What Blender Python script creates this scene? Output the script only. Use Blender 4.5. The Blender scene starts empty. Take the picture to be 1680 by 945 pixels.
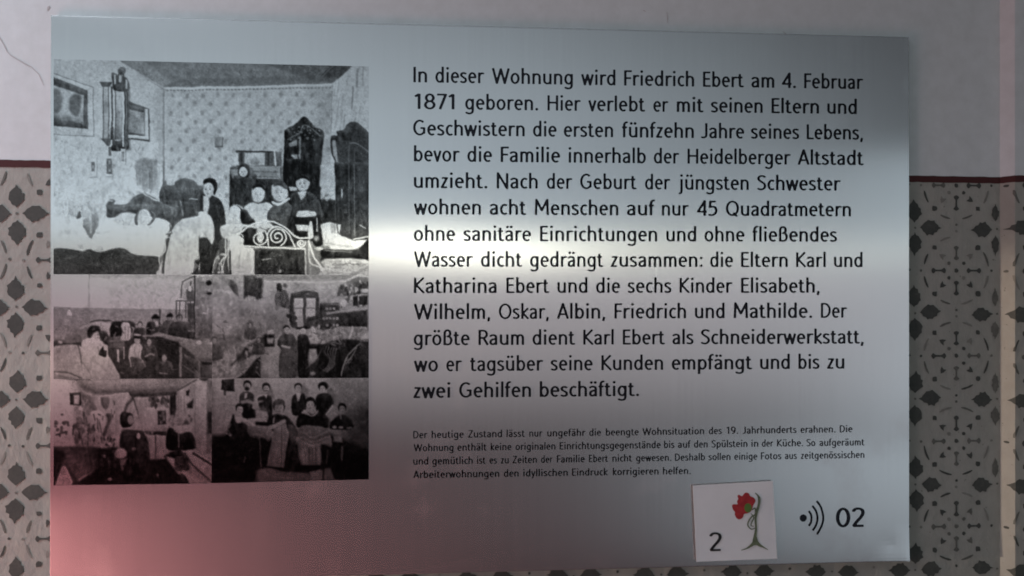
import bpy, math, random
import numpy as np

random.seed(7)
rng = np.random.default_rng(11)
scene = bpy.context.scene
col = scene.collection
R = math.radians

# ------------------------------------------------------------------ camera
F_PX = 1250.0
CAM_LOC = np.array([-0.02789, -0.53612, 0.00671])
CAM_ROT = (1.57274, -0.00069, -0.0719)
cam_data = bpy.data.cameras.new('camera')
cam_data.sensor_width = 36.0
cam_data.lens = 36.0 * F_PX / 1680.0
cam_data.clip_start = 0.02
cam_data.clip_end = 60.0
cam = bpy.data.objects.new('camera', cam_data)
cam.location = CAM_LOC
cam.rotation_euler = CAM_ROT
col.objects.link(cam)
scene.camera = cam

# ------------------------------------------------------------------ light
world = bpy.data.worlds.new('World')
scene.world = world
world.use_nodes = True
world.node_tree.nodes['Background'].inputs[0].default_value = (0.96, 0.93, 1.0, 1)
world.node_tree.nodes['Background'].inputs[1].default_value = 0.032
scene.view_settings.view_transform = 'Standard'
scene.view_settings.look = 'None'
scene.view_settings.exposure = 0.0
scene.view_settings.gamma = 1.0
scene.cycles.filter_width = 1.8

def area(name, loc, target, sx, sy, radiance, color, fu=None, fv=None, spread=180):
    """rectangular lamp of a given radiance; fu / fv: how its light fades from right to left / bottom to top"""
    from mathutils import Vector
    d = bpy.data.lights.new(name, 'AREA')
    d.shape = 'RECTANGLE'
    d.size, d.size_y = sx, sy
    d.energy = radiance * math.pi * sx * sy
    d.color = color
    d.spread = R(spread)
    if fu or fv:
        d.use_nodes = True
        nt = d.node_tree
        em = next(n for n in nt.nodes if n.type == 'EMISSION')
        g = nt.nodes.new('ShaderNodeNewGeometry')
        sp = nt.nodes.new('ShaderNodeSeparateXYZ')
        nt.links.new(g.outputs['Parametric'], sp.inputs[0])
        out = None
        for f, ax in ((fu, 0), (fv, 1)):
            if not f: continue
            if ax == 0: f = [(1 - p, v) for p, v in reversed(f)]
            r = nt.nodes.new('ShaderNodeValToRGB')
            r.color_ramp.interpolation = 'EASE'
            el = r.color_ramp.elements
            while len(el) < len(f): el.new(.5)
            for e, (p, v) in zip(el, f):
                e.position = p
                e.color = (v, v, v, 1)
            nt.links.new(sp.outputs[ax], r.inputs[0])
            if out is None: out = r.outputs[0]
            else:
                m = nt.nodes.new('ShaderNodeMath'); m.operation = 'MULTIPLY'
                nt.links.new(out, m.inputs[0]); nt.links.new(r.outputs[0], m.inputs[1])
                out = m.outputs[0]
        nt.links.new(out, em.inputs['Strength'])
    o = bpy.data.objects.new(name, d)
    o.location = loc
    o.rotation_euler = (Vector(target) - Vector(loc)).to_track_quat('-Z', 'Y').to_euler()
    col.objects.link(o)
    return o

# the window high up beside the panel: lights the wall from the left
area('side_window', (-0.88, -0.40, 0.72), (-0.58, 0, 0.12), 0.40, 0.60, 3.65, (0.82, 0.89, 1.0), spread=84)
# added red lamp, low on the left: puts the pink cast on wall and metal
area('added_red_lamp', (-0.95, -0.36, -0.52), (-0.52, 0, -0.10), 0.45, 0.45, 1.75, (1.0, 0.40, 0.39), spread=84)
# unseen lamps set far behind the camera for the white band in the brushed metal
area('band_lamp', (-0.08, -2.0, 0.133), (-0.08, 0, 0.133), 0.62, 0.080, 4.4, (1.0, 0.99, 0.86))
area('band_lamp_long', (0.0, -2.02, 0.130), (0.0, 0, 0.130), 4.4, 0.10, 0.26, (1.0, 1.0, 0.86))  # weaker lamp added to carry the band out to both sides
# unseen lamps added behind the camera for the soft tones reflected in the metal
area('upper_reflection_lamp', (-0.4, -2.05, 0.63), (-0.4, 0, 0.63), 3.8, 0.9, 1.52, (0.76, 0.90, 1.0), fu=[(0, .05), (.105, .12), (.27, .27), (.46, .37), (.73, .56), (1, .68)], fv=[(0, 1), (.35, .80), (1, .38)])
area('upper_reflection_lamp_right', (1.3, -2.05, 0.35), (1.3, 0, 0.35), 1.9, 0.36, 0.95, (0.74, 0.90, 1.0), fu=[(0, 1), (.5, .62), (1, 0)])
area('lower_reflection_lamp', (-0.2, -2.05, -0.22), (-0.2, 0, -0.22), 3.4, 0.60, 0.40, (0.98, 0.93, 1.0), fv=[(0, .04), (.5, .54), (1, .9)])  # added lamp, fading downwards, for the metal below the white band
area('right_reflection_lamp', (1.7, -2.05, -0.34), (1.7, 0, -0.34), 2.2, 1.30, 0.72, (0.76, 0.90, 1.0), fu=[(0, 1), (.6, .9), (.77, .55), (.90, .14), (1, 0)], fv=[(0, .62), (.5, 1), (1, .60)])  # added lamp for the paler right-hand side of the metal
# added red lamp behind the camera for the pink reflection, lower left
area('red_reflection_lamp', (-1.35, -2.0, -0.62), (-1.35, 0, -0.62), 1.3, 1.55, 0.38, (1.0, 0.18, 0.26), fu=[(0, 0), (.45, .45), (1, 1)], fv=[(0, 1), (.80, 1), (1, 0)])
# a streak of low sun skimming the wall and caught by the splay in the corner
d = bpy.data.lights.new('low_sun_streak', 'SPOT')
d.energy = 135; d.color = (1.0, 0.78, 0.60); d.spot_size = R(9.0); d.spot_blend = 0.35; d.shadow_soft_size = 0.02
o = bpy.data.objects.new('low_sun_streak', d)
o.location = (-2.5, -0.13, -0.20)
from mathutils import Vector
o.rotation_euler = (Vector((0.376, -0.004, -0.175)) - Vector(o.location)).to_track_quat('-Z', 'Y').to_euler()
col.objects.link(o)


# ------------------------------------------------------------------ geometry of the place
from mathutils import Euler
RM = np.array(Euler(CAM_ROT, 'XYZ').to_matrix())

def at(px, py, Y=0.0):
    """point of the plane y = Y seen at a photograph pixel"""
    d = RM @ np.array([(px - 840) / F_PX, -(py - 472.5) / F_PX, -1.0])
    t = (Y - CAM_LOC[1]) / d[1]
    p = CAM_LOC + d * t
    return float(p[0]), float(p[2])

def to_px(P):
    q = (P - CAM_LOC) @ RM
    return 840 + F_PX * q[..., 0] / -q[..., 2], 472.5 - F_PX * q[..., 1] / -q[..., 2]

FRONT = -0.0040          # front face of the panel
PW, PH = 0.60, 0.3812

def mesh_obj(name, verts, faces, mat=None, parent=None, loc=None, smooth=False):
    me = bpy.data.meshes.new(name)
    me.from_pydata([tuple(map(float, v)) for v in verts], [], faces)
    me.update()
    if mat: me.materials.append(mat)
    if smooth:
        for p in me.polygons: p.use_smooth = True
    o = bpy.data.objects.new(name, me)
    col.objects.link(o)
    if parent: o.parent = parent
    if loc: o.location = loc
    return o

def tag(o, label=None, cat=None, group=None, kind=None):
    if label: o['label'] = label
    if cat: o['category'] = cat
    if group: o['group'] = group
    if kind: o['kind'] = kind

# ------------------------------------------------------------------ materials
def new_mat(name):
    m = bpy.data.materials.new(name)
    m.use_nodes = True
    nt = m.node_tree
    b = nt.nodes['Principled BSDF']
    return m, nt, b

def lk(nt, a, b): nt.links.new(a, b)

def noise(nt, scale, detail=4, vec=None, rough=0.5):
    n = nt.nodes.new('ShaderNodeTexNoise')
    n.inputs['Scale'].default_value = scale
    n.inputs['Detail'].default_value = detail
    n.inputs['Roughness'].default_value = rough
    if vec: lk(nt, vec, n.inputs['Vector'])
    return n

def obj_vec(nt, scale=(1, 1, 1)):
    g = nt.nodes.new('ShaderNodeNewGeometry')
    mp = nt.nodes.new('ShaderNodeMapping')
    mp.inputs['Scale'].default_value = scale
    lk(nt, g.outputs['Position'], mp.inputs['Vector'])
    return mp.outputs['Vector']

def ramp(nt, fac, stops):
    r = nt.nodes.new('ShaderNodeValToRGB')
    el = r.color_ramp.elements
    while len(el) < len(stops): el.new(0.5)
    for e, (p, c) in zip(el, stops):
        e.position = p
        e.color = (c[0], c[1], c[2], 1) if not isinstance(c, float) else (c, c, c, 1)
    lk(nt, fac, r.inputs[0])
    return r.outputs[0]

def mul(nt, a, b):
    m = nt.nodes.new('ShaderNodeMix')
    m.data_type = 'RGBA'
    m.blend_type = 'MULTIPLY'
    m.inputs[0].default_value = 1
    lk(nt, a, m.inputs[6])
    lk(nt, b, m.inputs[7])
    return m.outputs[2]

def math_n(nt, op, a, b):
    m = nt.nodes.new('ShaderNodeMath')
    m.operation = op
    for i, v in enumerate((a, b)):
        if isinstance(v, (int, float)): m.inputs[i].default_value = v
        else: lk(nt, v, m.inputs[i])
    return m.outputs[0]

def brushed(nt, b, tint_from=None):
    """vertically brushed aluminium: strokes run up and down, so reflections smear sideways"""
    t = nt.nodes.new('ShaderNodeCombineXYZ')
    t.inputs[0].default_value = 1.0
    lk(nt, t.outputs[0], b.inputs['Tangent'])
    b.inputs['Metallic'].default_value = 1.0
    b.inputs['Anisotropic'].default_value = 0.95
    fine = noise(nt, 1.0, 3, obj_vec(nt, (2600, 1, 14)))
    mid = noise(nt, 1.0, 3, obj_vec(nt, (420, 1, 3)))
    big = noise(nt, 9.0, 3, obj_vec(nt, (1, 1, 0.6)))
    c = mul(nt, ramp(nt, fine.outputs[0], [(0.2, (.875, .875, .875)), (0.8, (.915, .915, .915))]),
            ramp(nt, mid.outputs[0], [(0.3, (.975, .975, .975)), (0.7, (1, 1, 1))]))
    if tint_from is not None: c = mul(nt, c, tint_from)
    lk(nt, c, b.inputs['Base Color'])
    r = math_n(nt, 'ADD', math_n(nt, 'MULTIPLY', mid.outputs[0], 0.02),
               math_n(nt, 'ADD', math_n(nt, 'MULTIPLY', big.outputs[0], 0.02), ROUGH - 0.02))
    sm = noise(nt, 14.0, 5, obj_vec(nt, (1, 1, 1)), 0.65)
    smf = nt.nodes.new('ShaderNodeMapRange'); smf.inputs[1].default_value = .56; smf.inputs[2].default_value = .72; smf.inputs[3].default_value = 0; smf.inputs[4].default_value = .045
    lk(nt, sm.outputs[0], smf.inputs[0])
    r = math_n(nt, 'ADD', r, smf.outputs[0])
    lk(nt, r, b.inputs['Roughness'])
    # the thin sheet is not perfectly flat, and every brush stroke leans a little
    wob = noise(nt, 4.0, 1, obj_vec(nt, (1, 1, 1.3)))
    geo = nt.nodes.new('ShaderNodeNewGeometry')
    v1 = nt.nodes.new('ShaderNodeVectorMath'); v1.operation = 'SUBTRACT'
    lk(nt, wob.outputs['Color'], v1.inputs[0]); v1.inputs[1].default_value = (.5, .5, .5)
    v2 = nt.nodes.new('ShaderNodeVectorMath'); v2.operation = 'MULTIPLY'
    lk(nt, v1.outputs[0], v2.inputs[0]); v2.inputs[1].default_value = (WOB * 2, 0, WOB)
    w1 = nt.nodes.new('ShaderNodeVectorMath'); w1.operation = 'SUBTRACT'
    lk(nt, fine.outputs['Color'], w1.inputs[0]); w1.inputs[1].default_value = (.5, .5, .5)
    w2 = nt.nodes.new('ShaderNodeVectorMath'); w2.operation = 'MULTIPLY'
    lk(nt, w1.outputs[0], w2.inputs[0]); w2.inputs[1].default_value = (.012, 0, .0)
    a1 = nt.nodes.new('ShaderNodeVectorMath'); a1.operation = 'ADD'
    lk(nt, v2.outputs[0], a1.inputs[0]); lk(nt, w2.outputs[0], a1.inputs[1])
    a2 = nt.nodes.new('ShaderNodeVectorMath'); a2.operation = 'ADD'
    lk(nt, a1.outputs[0], a2.inputs[0]); lk(nt, geo.outputs['Normal'], a2.inputs[1])
    nz = nt.nodes.new('ShaderNodeVectorMath'); nz.operation = 'NORMALIZE'
    lk(nt, a2.outputs[0], nz.inputs[0])
    lk(nt, nz.outputs[0], b.inputs['Normal'])

ROUGH = 0.225
WOB = 0.020
M_METAL, nt, b = new_mat('brushed_aluminium')
brushed(nt, b)

M_PRINT, nt, b = new_mat('halftone_print_on_metal')
at_n = nt.nodes.new('ShaderNodeAttribute')
at_n.attribute_name = 'ink'
brushed(nt, b, at_n.outputs['Color'])

def ink_mat(name, c):
    m, nt, b = new_mat(name)
    rgb = nt.nodes.new('ShaderNodeRGB'); rgb.outputs[0].default_value = (*c, 1)
    brushed(nt, b, rgb.outputs[0])
    b.inputs['Metallic'].default_value = 0.92
    return m
M_INK = ink_mat('printed_ink', (.034, .035, .042))
M_INK_THIN = ink_mat('printed_ink_small_type', (.075, .072, .080))

def wall_mat(name, c0, c1, bump=0.0004, speck=None):
    m, nt, b = new_mat(name)
    big = noise(nt, 6.0, 5, obj_vec(nt), 0.6)
    sm = noise(nt, 90.0, 4, obj_vec(nt), 0.6)
    c = ramp(nt, big.outputs[0], [(0.3, c0), (0.72, c1)])
    c = mul(nt, c, ramp(nt, sm.outputs[0], [(0.25, (.90, .90, .89)), (0.65, (1, 1, 1))]))
    if speck:
        vo = noise(nt, 230.0, 2, obj_vec(nt), 0.7)
        c = mul(nt, c, ramp(nt, vo.outputs[0], [(0.24, (.55, .55, .53)), (0.32, (1, 1, 1))]))
    lk(nt, c, b.inputs['Base Color'])
    b.inputs['Roughness'].default_value = 0.72
    b.inputs['Specular IOR Level'].default_value = 0.25
    rel = noise(nt, 34.0, 6, obj_vec(nt, (1, 1, 0.7)), 0.62)
    bp = nt.nodes.new('ShaderNodeBump')
    bp.inputs['Strength'].default_value = 0.8
    bp.inputs['Distance'].default_value = bump * 6
    lk(nt, rel.outputs[0], bp.inputs['Height'])
    lk(nt, bp.outputs[0], b.inputs['Normal'])
    return m

M_WHITE = wall_mat('white_lime_wall', (.67, .71, .715), (.73, .775, .78), 0.00012)
M_GREY = wall_mat('grey_beige_wall_paint', (.335, .335, .30), (.40, .395, .355), 0.0005, True)
M_BAND = wall_mat('oxblood_band_paint', (.062, .020, .020), (.085, .026, .026), 0.0002)

def stencil_mat(name, lo, hi, edge):
    m, nt, b = new_mat(name)
    n1 = noise(nt, 420.0, 4, obj_vec(nt), 0.7)
    n2 = noise(nt, 60.0, 3, obj_vec(nt), 0.6)
    s = math_n(nt, 'ADD', math_n(nt, 'MULTIPLY', n1.outputs[0], 0.5), math_n(nt, 'MULTIPLY', n2.outputs[0], 0.5))
    c = ramp(nt, s, [(0.36, lo), (0.58, hi), (0.78, edge)])
    lk(nt, c, b.inputs['Base Color'])
    b.inputs['Roughness'].default_value = 0.75
    b.inputs['Specular IOR Level'].default_value = 0.2
    return m
M_STENCIL = stencil_mat('dark_green_grey_stencil_paint', (.062, .068, .062), (.088, .092, .083), (.14, .14, .125))
M_FAINT = stencil_mat('thin_rubbed_stencil_paint', (.11, .113, .10), (.16, .16, .142), (.26, .25, .225))
M_FAINTER = stencil_mat('worn_away_stencil_paint', (.20, .198, .175), (.25, .245, .22), (.31, .30, .275))

# ------------------------------------------------------------------ wall
Z_TOP_L, Z_TOP_R = 0.0938, 0.0902
def band_z(x): return 0.0920 - 0.0052 * x      # top edge of the red band
BAND_H = 0.0047
XC = 0.3725                                     # inner corner of the wall
def quad_grid(x0, x1, zf0, zf1, nx, nz, yf):
    v, f = [], []
    for i in range(nx + 1):
        x = x0 + (x1 - x0) * i / nx
        a, c = zf0(x), zf1(x)
        for j in range(nz + 1):
            z = a + (c - a) * j / nz
            v.append((x, yf(x, z), z))
    for i in range(nx):
        for j in range(nz):
            k = i * (nz + 1) + j
            f.append((k, k + nz + 1, k + nz + 2, k + 1))
    return v, f

def two_tone(name, x0, x1, nx, yf):
    v1, f1 = quad_grid(x0, x1, band_z, lambda x: 1.4, nx, 10, yf)
    v2, f2 = quad_grid(x0, x1, lambda x: -1.2, band_z, nx, 10, yf)
    n = len(v1)
    me = bpy.data.meshes.new(name)
    me.from_pydata(v1 + v2, [], f1 + [tuple(q + n for q in p) for p in f2])
    me.materials.append(M_WHITE); me.materials.append(M_GREY)
    for i, p in enumerate(me.polygons): p.material_index = 0 if i < len(f1) else 1
    o = bpy.data.objects.new(name, me)
    col.objects.link(o)
    tag(o, kind='structure')
    return o

wall = two_tone('wall', -1.6, XC, 12, lambda x, z: 0.0)
wall['label'] = 'plaster wall, white above and stencilled grey below a dark red line'
# beyond the inner corner the wall comes forward: a narrow splay shaped to catch the warm spot, then a return turned out of it
X1, Y1 = XC + 0.0050, -0.0088
X2, Y2 = XC + 0.075, -0.0118
def side_y(x):
    if x <= X1: return (x - XC) / (X1 - XC) * Y1
    return Y1 + (x - X1) / (X2 - X1) * (Y2 - Y1)
splay = two_tone('light_catching_splay', XC, X1, 2, lambda x, z: side_y(x))
splay['label'] = 'narrow plaster splay, shaped to catch a light streak, in the right-hand corner of the wall'
ret = two_tone('wall_return', X1, X2, 6, lambda x, z: side_y(x))
ret['label'] = 'wall return at the right edge, turned out of the light streak, with the same stencil pattern'

def band(x0, x1, n, yf, parent):
    random.seed(int(abs(x0) * 1000))
    v, f = [], []
    for i in range(n + 1):
        x = x0 + (x1 - x0) * i / n
        zt = band_z(x) + random.uniform(-1, 1) * 0.00018
        zb = band_z(x) - BAND_H + random.uniform(-1, 1) * 0.00018
        y = yf(x) - 0.0003
        v += [(x, y, zb), (x, y, zt)]
    for i in range(n):
        f.append((2 * i, 2 * i + 2, 2 * i + 3, 2 * i + 1))
    return mesh_obj('painted_band', v, f, M_BAND, parent)
band(-1.6, XC - 0.0004, 500, lambda x: 0.0, wall)
band(XC - 0.0004, X1, 4, side_y, splay)
band(X1, X2, 24, side_y, ret)

# ---- stencil motifs, in lattice units (1 unit = one repeat of 63 mm)
REP = 0.0631
def cell_xz(i, j):                     # centre of a four-leaf cross
    x = 0.3070 + REP * i
    z = 0.0522 - 0.0627 * j - 0.0087 * (x - 0.307)
    return x, z

def wall_parent(x):
    return wall if x < XC else (splay if x < X1 else ret)

def flat(name, pts, mat, lift=0.00035):
    """closed outline on the wall, cut where the wall folds"""
    for lo, hi, par in ((-9, XC - 1e-5, wall), (XC + 1e-5, X1 - 1e-5, splay), (X1 + 1e-5, X2, ret)):
        q = clip(clip(pts, lo, 1), hi, -1)
        if len(q) < 3: continue
        yf = (lambda x: 0.0) if par is wall else side_y
        top = [(x, yf(x) - lift, z) for x, z in q]
        mesh_obj(name, top, [tuple(range(len(q)))], mat, par)

def clip(pts, xc, s):
    out = []
    for k in range(len(pts)):
        a, c = pts[k - 1], pts[k]
        ia, ic = (a[0] - xc) * s >= 0, (c[0] - xc) * s >= 0
        if ia != ic:
            t = (xc - a[0]) / (c[0] - a[0])
            out.append((xc, a[1] + t * (c[1] - a[1])))
        if ic: out.append(c)
    return out

LEAF = [(0, .30), (.035, .235), (.075, .215), (.085, .16), (.125, .14), (.118, .085), (.135, .04),
        (.09, .01), (.06, -.03), (.018, -.055), (0, -.085), (-.03, -.05), (-.07, -.02), (-.10, .02),
        (-.13, .06), (-.115, .11), (-.12, .165), (-.075, .195), (-.045, .235), (-.02, .25)]
def leaf_pts(cx, cz, ang, s=1.0, w=1.0, flipd=False):
    o = []
    for x, y in LEAF:
        x, y = x * w, (y - 0.10) * 0.92
        if flipd: y = -y
        x += random.uniform(-.008, .008); y += random.uniform(-.008, .008)
        x, y = x * s * .66, y * s * .74
        y += 0.19
        ca, sa = math.cos(ang), math.sin(ang)
        o.append((cx + (x * ca + y * sa) * REP, cz + (-x * sa + y * ca) * REP))
    return o

def blob(cx, cz, r, n=9, sq=0.0):
    o = []
    for k in range(n):
        a = 2 * math.pi * k / n + random.uniform(-.12, .12)
        rr = r * random.uniform(.84, 1.14)
        if sq: rr *= 1 + sq * (abs(math.sin(2 * a)) - .4)
        o.append((cx + rr * math.cos(a), cz + rr * math.sin(a)))
    return o

def stroke(ps, w):
    L, Rr = [], []
    for k, (x, z) in enumerate(ps):
        a = ps[max(0, k - 1)]; c = ps[min(len(ps) - 1, k + 1)]
        dx, dz = c[0] - a[0], c[1] - a[1]
        n = math.hypot(dx, dz) or 1
        ww = w * (0.45 if k in (0, len(ps) - 1) else 1) * random.uniform(.85, 1.15) / 2
        L.append((x - dz / n * ww, z + dx / n * ww)); Rr.append((x + dz / n * ww, z - dx / n * ww))
    return L + Rr[::-1]

def dumbbell(cx, cz, ang, s=1.0):
    ca, sa = math.cos(ang), math.sin(ang)
    pr = []
    n = 18
    up, dn = [], []
    for k in range(n + 1):
        t = -1 + 2 * k / n
        e = max(math.exp(-((t + .74) / .20) ** 2), math.exp(-((t - .74) / .22) ** 2))
        h = (0.010 + 0.023 * e) * (1 if abs(t) < .99 else .35) * random.uniform(.9, 1.1)
        up.append((t * .088 * s, h)); dn.append((t * .088 * s, -h * random.uniform(.9, 1.1)))
    pr = up + dn[::-1]
    return [(cx + (x * ca - y * sa) * REP, cz + (x * sa + y * ca) * REP) for x, y in pr]

def visible(x, z):
    if z > band_z(x) - BAND_H - 0.0008: return False
    if -0.299 < x < 0.299 and -0.187 < z < 0.19: return False
    return -0.40 < x < 0.445 and z > -0.255

def wear():
    r = random.random()
    return M_STENCIL if r < .36 else (M_FAINT if r < .68 else (M_FAINTER if r < .90 else None))

random.seed(21)
for i in range(-12, 4):
    for j in range(-1, 5):
        cx, cz = cell_xz(i, j)
        jx, jz = random.uniform(-.0005, .0005), random.uniform(-.0005, .0005)
        # four leaves of the cross
        for k in range(4):
            a = k * math.pi / 2
            lx, lz = cx + math.sin(a) * .19 * REP, cz + math.cos(a) * .19 * REP
            if not visible(lx, lz) or lz > band_z(lx) - 0.010: continue
            if i == 1 and k in (0, 2):
                m = M_STENCIL if j == 0 else (None if random.random() < .3 else M_FAINT)
                if m is None: continue
                pts = leaf_pts(cx + jx - .0016, cz + jz, a, random.uniform(.72, 1.0), random.uniform(.5, .72))
            else:
                m = M_STENCIL
                pts = leaf_pts(cx + jx, cz + jz, a + random.uniform(-.06, .06), random.uniform(.95, 1.06), random.uniform(.92, 1.08), flipd=(k in (1, 3)) and random.random() < .2)
            flat('stencil_leaf', pts, m, 0.00040)
        if visible(cx, cz): flat('stencil_dot', blob(cx, cz, .014 * REP, 6), M_FAINT)
        # rosette between four crosses
        rx, rz = cx + REP / 2, cz + 0.0627 / 2
        S = REP
        for (dx, dz, rr) in [(0, 0, .026), (.09, .085, .022), (-.09, .085, .022), (.09, -.085, .022), (-.09, -.085, .022),
                             (0, .46, .016), (0, -.46, .016), (.43, 0, .016), (-.43, 0, .016)]:
            x, z = rx + dx * S, rz + dz * S
            m = wear()
            if visible(x, z) and m: flat('stencil_dot', blob(x, z, rr * S, 8), m)
        for (dx, dz) in [(.265, .27), (-.265, .27), (.265, -.27), (-.265, -.27)]:
            x, z = rx + dx * S, rz + dz * S
            if visible(x, z): flat('stencil_square', blob(x, z, .031 * S * random.uniform(.85, 1.15), 8, .25), M_STENCIL)
        for (dx, dz) in [(.165, .165), (-.165, .165), (.165, -.165), (-.165, -.165)]:
            x, z = rx + dx * S, rz + dz * S
            m = wear()
            if visible(x, z) and m:
                a0 = math.atan2(dz, dx) + random.uniform(-.4, .4)
                q = [(x + S * r_ * math.cos(a0 + a), z + S * r_ * math.sin(a0 + a)) for r_, a in ((.048, 0), (.03, 1.0), (.045, 2.2), (.012, 3.1), (.045, 4.0), (.028, 5.2))]
                flat('stencil_mark', q, m)
        for k in range(4):
            a = k * math.pi / 2
            x, z = rx + math.cos(a) * .215 * S, rz + math.sin(a) * .215 * S
            if k in (1, 3):
                x, z = rx + math.cos(a) * .205 * S, rz + math.sin(a) * .205 * S
            if visible(x, z):
                flat('stencil_dumbbell', dumbbell(x, z, a if k < 2 else a - math.pi, random.uniform(.9, 1.05)), random.choice([M_STENCIL, M_STENCIL, M_FAINT]))
        for q4 in range(4):
            for side in (-1, 1):
                m = wear()
                if m is None: continue
                ac = math.pi / 4 + q4 * math.pi / 2 + side * R(25)
                r0 = .395 * S
                ps = []
                ln = R(random.uniform(9, 13))
                for t in (-1, -.5, 0, .5, 1):
                    aa = ac + t * ln
                    ps.append((rx + r0 * math.cos(aa), rz + r0 * math.sin(aa)))
                if all(visible(*p) for p in ps):
                    flat('stencil_arc', stroke(ps, .024 * S), m)

# hairline crack and little chips in the white plaster
M_CRACK, nt, b = new_mat('crack_grey'); b.inputs['Base Color'].default_value = (.50, .48, .48, 1); b.inputs['Roughness'].default_value = .9
def px_line(name, pts, wpx, mat, parent):
    P = [at(x, y) for x, y in pts]
    q = stroke(P, wpx / 2370.0)
    n = len(P)
    v = [(x, -0.0003, z) for x, z in q]
    f = [(k, k + 1, 2 * n - 2 - k, 2 * n - 1 - k) for k in range(n - 1)]
    return mesh_obj(name, v, f, mat, parent)
random.seed(4)
px_line('crack', [(-20, 40), (-6, 52), (1, 64), (7, 74), (12, 85), (18, 91), (28, 97), (40, 104), (52, 110), (64, 122), (72, 140)], 1.5, M_CRACK, wall)
px_line('chip', [(78, 17), (80, 12), (82, 10)], 3.5, M_CRACK, wall)
px_line('chip', [(1094, 20), (1095, 30), (1095, 38)], 1.3, M_CRACK, wall)
px_line('chip', [(1055, 17), (1059, 19)], 2.2, M_CRACK, wall)
px_line('chip', [(1284, 52), (1288, 55), (1293, 60)], 2.0, M_CRACK, wall)

# ------------------------------------------------------------------ the information panel
panel = bpy.data.objects.new('information_panel', None)
panel.location = (0, 0, 0)
col.objects.link(panel)
tag(panel, 'large brushed metal information panel with printed text and old photographs on the wall', 'sign')

def plate():
    nx, nz = 60, 38
    cr = 0.0012
    v, f = [], []
    idx = {}
    def P(x, z):
        # the sheet's lower right corner is knocked and slightly curled
        d = math.hypot((x - PW / 2) / 1.0, (z + PH / 2) / 1.0)
        y = FRONT
        if d < 0.030:
            y += -0.0010 * (1 - d / 0.030) ** 2
        e = math.hypot(x - PW / 2 + .013, z + PH / 2 - .012)
        if e < 0.014: y += 0.0002 * (1 - e / 0.014) ** 2
        return (x, y, z)
    xs = [-PW / 2 + PW * i / nx for i in range(nx + 1)]
    zs = [-PH / 2 + PH * j / nz for j in range(nz + 1)]
    xs = sorted(set(xs + [PW / 2 - .003 * k for k in range(1, 12)] + [-PW / 2 + .0006, PW / 2 - .0006]))
    zs = sorted(set(zs + [-PH / 2 + .003 * k for k in range(1, 12)] + [-PH / 2 + .0006, PH / 2 - .0006]))
    for x in xs:
        for z in zs:
            p = list(P(x, z))
            if x in (xs[0], xs[-1]) or z in (zs[0], zs[-1]): p[1] += 0.00002
            v.append(p)
    m = len(zs)
    for i in range(len(xs) - 1):
        for j in range(m - 1):
            k = i * m + j
            f.append((k, k + m, k + m + 1, k + 1))
    # the rim back to the wall
    ring = [(i * m) for i in range(len(xs))] + [(len(xs) - 1) * m + j for j in range(1, m)] + \
           [i * m + m - 1 for i in range(len(xs) - 2, -1, -1)] + [j for j in range(m - 2, 0, -1)]
    n0 = len(v)
    for k in ring:
        v.append((v[k][0], -0.0002, v[k][2]))
    nfront = len(f)
    for k in range(len(ring)):
        a, b2 = ring[k], ring[(k + 1) % len(ring)]
        f.append((b2, a, n0 + k, n0 + (k + 1) % len(ring)))
    o = mesh_obj('metal_sheet', v, f, M_METAL, panel)
    m, nt, b = new_mat('sawn_sheet_edge')
    b.inputs['Base Color'].default_value = (.22, .22, .23, 1); b.inputs['Metallic'].default_value = .6; b.inputs['Roughness'].default_value = .6
    o.data.materials.append(m)
    for p_ in o.data.polygons:
        if p_.index >= nfront: p_.material_index = 1
    return o
plate()

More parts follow.
